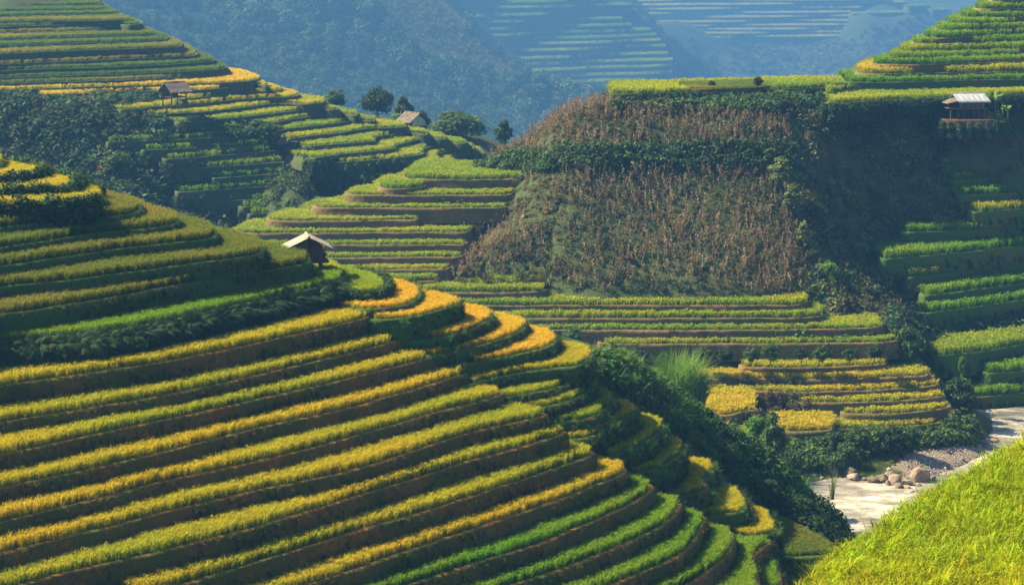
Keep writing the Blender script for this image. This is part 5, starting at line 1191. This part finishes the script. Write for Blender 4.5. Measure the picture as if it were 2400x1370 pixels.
# bare red soil around the house
def soil_patch(name, S, poly, d0, d1, mat, step=.5, lift=.06):
    poly = np.asarray(poly, float); xs = np.concatenate([(poly[:, 0] - 1200) / F * d for d in (d0, d1)])
    X, Y = np.meshgrid(np.arange(xs.min(), xs.max(), step), np.arange(d0, d1, step)); Z = S(X.ravel(), Y.ravel()).reshape(X.shape) + fbm(X * .9, Y * .9, 61, 3) * .12 + lift + .12
    u, v = proj(X, Y, Z); nx = X.shape[1]
    I = (np.arange(X.shape[0] - 1)[:, None] * nx + np.arange(nx - 1)[None]).ravel(); ok = in_poly(u.ravel()[I], v.ravel()[I], poly); I = I[ok]
    me = mesh(name, np.column_stack([X.ravel(), Y.ravel(), Z.ravel()]), np.column_stack([I, I + 1, I + nx + 1, I + nx]).tolist(), M[mat]); o = obj(name, me); tag(o, kind='structure'); return o
soil_patch('bare_earth', SB, [(2205, 272), (2420, 272), (2420, 350), (2300, 345), (2210, 340)], 208, 222, 'red_soil')
soil_patch('bare_earth', SB, [(1690, 388), (1770, 388), (1770, 408), (1690, 412)], 198, 206, 'red_soil', .3, .25)
soil_patch('gravel_bar', SB, [(2060, 1118), (2100, 1085), (2140, 1062), (2200, 1046), (2300, 1048), (2282, 1078), (2200, 1112), (2180, 1135), (2080, 1130)], 156, 176, 'gravel', .4, .1)
soil_patch('path', SCs, [(200, 430), (225, 385), (258, 380), (300, 372), (400, 392), (390, 402), (300, 386), (255, 396), (222, 420), (212, 440)], 215, 240, 'red_soil', .5, .5)

# ------------------------------------------------------------------ thatched shelter and tarp-gabled house (hazy hill)
def shelter():
    X, Y, Z = pd(409, 244, 236.5); o = empty('thatched_shelter', (X, Y, Z), math.radians(-50)); tag(o, 'open thatched shelter on posts on the hazy left hill', 'shelter')
    for x in (-1.0, 1.0):
        for y in (-1.0, 1.0): Bag().tube([(x, y, -.6), (x, y, 1.62)], [.08, .07]).obj('post', 'wood', o)
    for y in (-1.0, 1.0): Bag().pole((-1.1, y, .85), (1.1, y, .88), .05).obj('rail', 'wood', o)
    for x in (-1.0, 1.0): Bag().pole((x, -1.1, .85), (x, 1.1, .88), .05).obj('rail', 'wood', o)
    for k in range(6): Bag().box((-.9 + k * .36, 0, .92), (.33, 2.1, .03)).obj('floor_board', 'wood', o)
    Bag().box((-1.0, 0, 1.05), (.05, 2.0, .35)).obj('side_board', 'wood', o)
    for side in (-1, 1):
        for lay in range(4):
            V = []; Fc = []; r = random.Random(lay + side * 9); nx = 5; ny = 22; t0 = lay * .38 - .05; t1 = t0 + .62
            for i in range(nx + 1):
                t = t0 + (t1 - t0) * i / nx
                for j in range(ny + 1):
                    e = r.uniform(-.1, .06) if i == nx else r.uniform(-.015, .015)
                    V.append((side * (t + e * .6), -1.45 + 2.9 * j / ny + r.uniform(-.02, .02), 2.5 - t * .62 + .07 - .015 * lay + r.uniform(-.015, .02) - .04 * i / nx))
            for i in range(nx):
                for j in range(ny):
                    a = i * (ny + 1) + j; Fc.append((a, a + 1, a + ny + 2, a + ny + 1))
            s_ = obj('thatch_layer', mesh('thatch_layer', V, Fc, M['thatch'], smooth=False), o); s_.modifiers.new('t', 'SOLIDIFY').thickness = .09
    Bag().tube([(0, -1.5, 2.56), (0, 0, 2.6), (0, 1.5, 2.55)], [.12, .14, .12], 7).obj('ridge_roll', 'thatch', o)
shelter()
def house_tarp():
    X, Y, Z = pd(966, 303, 263.5); o = empty('wooden_house', (X, Y, Z), math.radians(36)); tag(o, 'low wooden house with shingle roof and pale tarp gable', 'house')
    W, L = 2.5, 3.0
    for x in (-W / 2, W / 2):
        for y in (-L / 2, 0, L / 2): Bag().pole((x, y, -.6), (x, y, .95), .07).obj('post', 'wood', o)
    plank_wall(o, -W / 2, W / 2, .1, lambda x: .95, -L / 2, 0, 9); plank_wall(o, -W / 2, W / 2, .1, lambda x: .95, L / 2, 0, 9)
    plank_wall(o, -L / 2, L / 2, .1, lambda x: .95, -W / 2, 0, 10, axis='y'); plank_wall(o, -L / 2, L / 2, .1, lambda x: .95, W / 2, 0, 10, axis='y')
    V = []; r = random.Random(3); n = 9
    for i in range(n + 1):
        for j in range(n + 1):
            x = -1.05 + 2.1 * i / n; top = 2.0 - abs(x) * .78; z = .55 + (top - .55) * j / n; V.append((x, -L / 2 - .08 + r.uniform(-.04, .04), z))
    Fc = [(i * (n + 1) + j, (i + 1) * (n + 1) + j, (i + 1) * (n + 1) + j + 1, i * (n + 1) + j + 1) for i in range(n) for j in range(n)]
    s_ = obj('tarp', mesh('tarp', V, Fc, M['tarp']), o); s_.modifiers.new('t', 'SOLIDIFY').thickness = .015
    for side in (-1, 1):
        for row in range(5):
            for k in range(7):
                t = .02 + row * .38; r = random.Random(row * 31 + k * 7 + side); w = 3.7 / 7
                m3 = Matrix.Rotation(side * math.radians(38), 3, 'Y'); c = Vector((side * (t + .2) * .8, -1.85 + w * (k + .5), 2.2 - (t + .2) * .62 + r.uniform(0, .02)))
                b = Bag(); b.box((0, 0, 0), (.46, w - .012, .03), m3); s_ = b.obj('shingle', 'shingle', o); s_.location = c
    Bag().tube([(0, -1.9, 2.24), (0, 1.9, 2.26)], [.08, .08], 6).obj('ridge_pole', 'shingle', o)
house_tarp()

# ------------------------------------------------------------------ man on the drying rack
RX, RY, RZ = pd(672, 346, 236.0)
rk = empty('pole_rack', (RX, RY, RZ), .1); tag(rk, 'rough pole rack the person in blue sits on', 'rack')
for x, y in ((-1.05, -.35), (1.05, -.35), (-1.05, .35), (1.0, .35), (.55, -.4)): Bag().pole((x + .06, y, -.5), (x, y, .72 if y < 0 else 1.5), .035).obj('pole_leg', 'wood_warm', rk)
for y in (-.35, -.1, .12, .35): Bag().pole((-1.3, y, .66), (1.3, y + .03, .7), .035).obj('deck_pole', 'shingle', rk)
Bag().pole((-1.2, .35, 1.45), (1.35, .37, 1.62), .03).obj('top_rail', 'shingle', rk)
V = []; Fc = []; r = random.Random(8)
for i in range(9):
    for j in range(7): V.append((-.98 + .11 * i, -.36 + .09 * j + .02 * math.sin(i), .74 + (.16 + .36 * math.sin(math.pi * i / 8.0)) * math.sin(math.pi * (j + .3) / 6.8) + r.uniform(-.02, .02)))
for i in range(8):
    for j in range(6): a = i * 7 + j; Fc.append((a, a + 7, a + 8, a + 1))
hb = obj('cloth_bundle', mesh('cloth_bundle', V, Fc, M['red_cloth']), None, (RX, RY, RZ)); hb.rotation_euler = (0, 0, .1); hb.modifiers.new('t', 'SOLIDIFY').thickness = .03; tag(hb, 'brick-red cloth bundle lying beside the person in blue', 'cloth')
def skin_body(name, joints, edges, mat, parent, root=0, sub=2):
    me = bpy.data.meshes.new(name); me.from_pydata([j[0] for j in joints], edges, []); me.materials.append(M[mat]); o = obj(name, me, parent)
    sk = o.modifiers.new('skin', 'SKIN'); sk.use_smooth_shade = True
    for k, j in enumerate(joints): me.skin_vertices[0].data[k].radius = (j[1], j[1]); me.skin_vertices[0].data[k].use_root = (k == root)
    ss = o.modifiers.new('sub', 'SUBSURF'); ss.levels = sub; ss.render_levels = sub; return o
pe = empty('person', (RX - .12, RY - .05, RZ + .71), math.radians(-65)); tag(pe, 'person in a blue jacket sitting on the pole rack, leaning forward', 'person')
# facing local -Y: hips, bent back, neck, head; knees forward; arms reaching to the knees
J = [((0, .05, .13), .15), ((0, 0, .32), .145), ((0, -.08, .52), .15), ((0, -.12, .62), .075), ((0, -.15, .70), .07), ((.17, -.1, .55), .075), ((-.17, -.1, .55), .075), ((.25, -.28, .36), .055), ((-.25, -.28, .36), .055),
     ((.2, -.48, .34), .042), ((-.2, -.48, .34), .042), ((.11, .0, .11), .1), ((-.11, .0, .11), .1), ((.14, -.44, .16), .075), ((-.14, -.44, .16), .075), ((.14, -.5, -.26), .05), ((-.14, -.5, -.26), .05), ((.15, -.62, -.3), .04), ((-.15, -.62, -.3), .04)]
E_ = [(0, 1), (1, 2), (2, 3), (3, 4), (2, 5), (2, 6), (5, 7), (6, 8), (7, 9), (8, 10), (0, 11), (0, 12), (11, 13), (12, 14), (13, 15), (14, 16), (15, 17), (16, 18)]
skin_body('body', J, E_, 'blue_cloth', pe)
V = []; Fc = []; n, m = 14, 10
for i in range(m + 1):
    th = math.pi * i / m
    for j in range(n):
        a = 6.2832 * j / n; x = .078 * math.sin(th) * math.cos(a); y = .098 * math.sin(th) * math.sin(a); z = .125 * math.cos(th)
        if y < -.05 and abs(x) < .02 and -.03 < z < .03: y -= .022
        if z < -.05: x *= .82
        V.append((x, y - .2, z + .82))
for i in range(m):
    for j in range(n): Fc.append((i * n + j, (i + 1) * n + j, (i + 1) * n + (j + 1) % n, i * n + (j + 1) % n))
hd = obj('head', mesh('head', V, Fc, M['skin']), pe)
hv = [(v[0] * 1.1, (v[1] + .2) * 1.1 - .19, (v[2] - .82) * 1.08 + .83) for v in V]; hf = [f for f in Fc if np.mean([hv[i][2] for i in f]) > .86 or (np.mean([hv[i][1] for i in f]) > -.18 and np.mean([hv[i][2] for i in f]) > .76)]
obj('hair', mesh('hair', hv, hf, M['hair']), pe)
for sx in (-1, 1):
    hn = [((sx * .2, -.49, .34), .03), ((sx * .19, -.56, .32), .03)]; ed = [(0, 1)]
    for q in range(4): hn += [((sx * (.165 + .018 * q), -.61, .315), .009), ((sx * (.165 + .018 * q), -.645 - .006 * (q in (1, 2)), .295), .008)]; ed += [(1, 2 + 2 * q), (2 + 2 * q, 3 + 2 * q)]
    hn += [((sx * .15, -.55, .33), .009), ((sx * .14, -.59, .32), .008)]; ed += [(0, 10), (10, 11)]
    skin_body('hand', hn, ed, 'skin', pe, 0, 1)

# ------------------------------------------------------------------ river stones, gravel, driftwood, shore grass
def rock_mesh(seed, sub=3):
    bm = bmesh.new(); bmesh.ops.create_icosphere(bm, subdivisions=sub, radius=1); r = random.Random(seed)
    planes = [(Vector((r.gauss(0, 1), r.gauss(0, 1), r.gauss(0, .8))).normalized(), r.uniform(.42, .78)) for _ in range(13)]
    for v in bm.verts:
        for nrm, d in planes:
            e = v.co.dot(nrm) - d
            if e > 0: v.co -= nrm * e * .96
    co = np.array([v.co for v in bm.verts]); nz = fbm(co[:, 0] * 1.6 + seed, co[:, 1] * 1.6 + co[:, 2], seed, 3) * .07 + fbm(co[:, 0] * 5 + seed, co[:, 2] * 5 + co[:, 1] * 3, seed + 1, 2) * .04
    for v, k in zip(bm.verts, nz): v.co *= 1 + k
    me = bpy.data.meshes.new('boulder'); bm.to_mesh(me); bm.free(); me.materials.append(M['stone']); return me
rocks = [rock_mesh(400 + k) for k in range(7)]
RK = [(420, 505, 170, 110, 'greyish pointed boulder at the left of the river stones'), (622, 512, 185, 82, 'long dark-topped boulder second from the left'), (662, 546, 165, 52, 'flat tan boulder in front of the dark-topped one'), (770, 505, 80, 55, 'small boulder behind the tan one'), (872, 512, 120, 45, 'flat pale boulder behind the middle stones'),
      (858, 580, 140, 66, 'pale smooth boulder at the water edge left of centre'), (965, 570, 150, 80, 'brown boulder between the pale one and the domed one'), (1090, 585, 145, 112, 'domed brown boulder in the middle of the river stones'), (1160, 520, 115, 90, 'dark boulder behind the domed one'), (1325, 572, 245, 125, 'largest brown boulder of the river bank'),
      (1282, 445, 115, 50, 'slab boulder perched above the largest one'), (1412, 555, 80, 95, 'tall narrow boulder against the right of the largest one'), (1205, 600, 140, 50, 'low boulder in front of the largest one'), (1125, 618, 110, 50, 'rounded tan stone at the foot of the domed boulder'), (1215, 628, 90, 36, 'small tan stone lying in the shallows'),
      (1010, 598, 60, 50, 'small round stone left of the domed boulder'), (330, 540, 110, 24, 'flat stone at the far left waterline'), (225, 520, 85, 40, 'pale stone beside the thicket at the waterline'), (520, 528, 60, 24, 'small flat stone between the left boulders'), (770, 546, 75, 28, 'flat stone under the small boulder'),
      (1232, 672, 110, 22, 'flat dark stone awash in the river'), (1675, 495, 120, 40, 'pale flat stone in the narrow channel'), (1592, 486, 56, 20, 'small dark stone in the narrow channel'), (1478, 550, 62, 40, 'small stone right of the largest boulder in the rapids'), (2012, 112, 72, 34, 'dark stone in the upper channel, left one'),
      (2112, 165, 105, 52, 'brown boulder in the upper channel'), (1990, 182, 95, 44, 'dark flat boulder at the bank of the upper channel'), (2032, 42, 62, 24, 'dark stone far up the channel'), (2095, 92, 60, 14, 'thin stone awash far up the channel'), (1320, 602, 60, 26, 'small wet stone below the largest boulder'), (900, 475, 62, 58, 'dark stone in the shore grass'), (1900, 200, 50, 40, 'dark stone under the bank bushes')]
for k, (zx, zy, w, h, lab) in enumerate(RK):
    px, py = 1850 + zx / 4.364, 1000 + zy / 4.364; X, Y, Z = ph(px, py, 42.55)
    if k in (10, 4, 8, 3, 30): Y += 1.0; X = (px - 1200) / F * Y; Z = ZC - (py - YH) / F * Y
    o = obj('boulder', rocks[k % 7], None); mw = w / 4.364 * Y / F / 2; mh = h / 4.364 * Y / F
    o.scale = (mw * 1.28, mw * random.uniform(.9, 1.2), mh * .8); o.location = (X, Y + mw * .5, Z + mh * .36); o.rotation_euler = (random.gauss(0, .12), random.gauss(0, .12), random.uniform(-.5, .5))
    tag(o, lab, 'boulder', 'river stones')
pm = [rock_mesh(500 + k, 1) for k in range(5)]
for me in pm: me.materials.clear(); me.materials.append(M['pebble'])
proto_set('pebble', pm)
P = region(SB, [(2060, 1120), (2100, 1085), (2140, 1060), (2200, 1044), (2300, 1046), (2284, 1080), (2200, 1114), (2180, 1138), (2080, 1134)], 154, 176, 30)
sh = RNG.uniform(.12, .42, len(P))[:, None]; stuff('gravel', 'grey gravel heaped beside the river', 'pebble', P + [0, 0, .2], np.hstack([sh, sh * .9, sh * .78]), RNG.uniform(.03, .12, len(P)) * (1 + (RNG.random(len(P)) > .96) * 1.6))
P = region(SB, [(1900, 1108), (1960, 1092), (2060, 1066), (2140, 1052), (2150, 1066), (2100, 1090), (2060, 1112), (1960, 1118)], 156, 168, 30)
stuff('grass', 'short yellow-green grass on the river shore', 'weed', P, mixed(P, (0.12, 0.18, 0.03), (0.26, 0.26, 0.05), .3, 71), RNG.uniform(.5, 1.0, len(P)))
lg = Bag(); a, b = Vector(pd(2070, 1078, 163.2)), Vector(pd(2138, 1048, 165.5)); mid = (a + b) / 2 + Vector((0, 0, .15)); lg.tube([a, a * .6 + mid * .4, mid, b], [.16, .14, .13, .09], 8)
o = lg.obj('driftwood_log', 'bark', None, True); tag(o, 'bare brown driftwood log leaning on the river bank', 'log')
lg = Bag(); a, b = Vector(pd(2126, 1043, 166)), Vector(pd(2170, 1042, 166.4)); lg.tube([a + Vector((0, 0, .1)), (a + b) / 2 + Vector((0, 0, .18)), b], [.15, .14, .12], 8)
o = lg.obj('driftwood_log', 'wood', None, True); tag(o, 'short dark log lying behind the driftwood log', 'log')
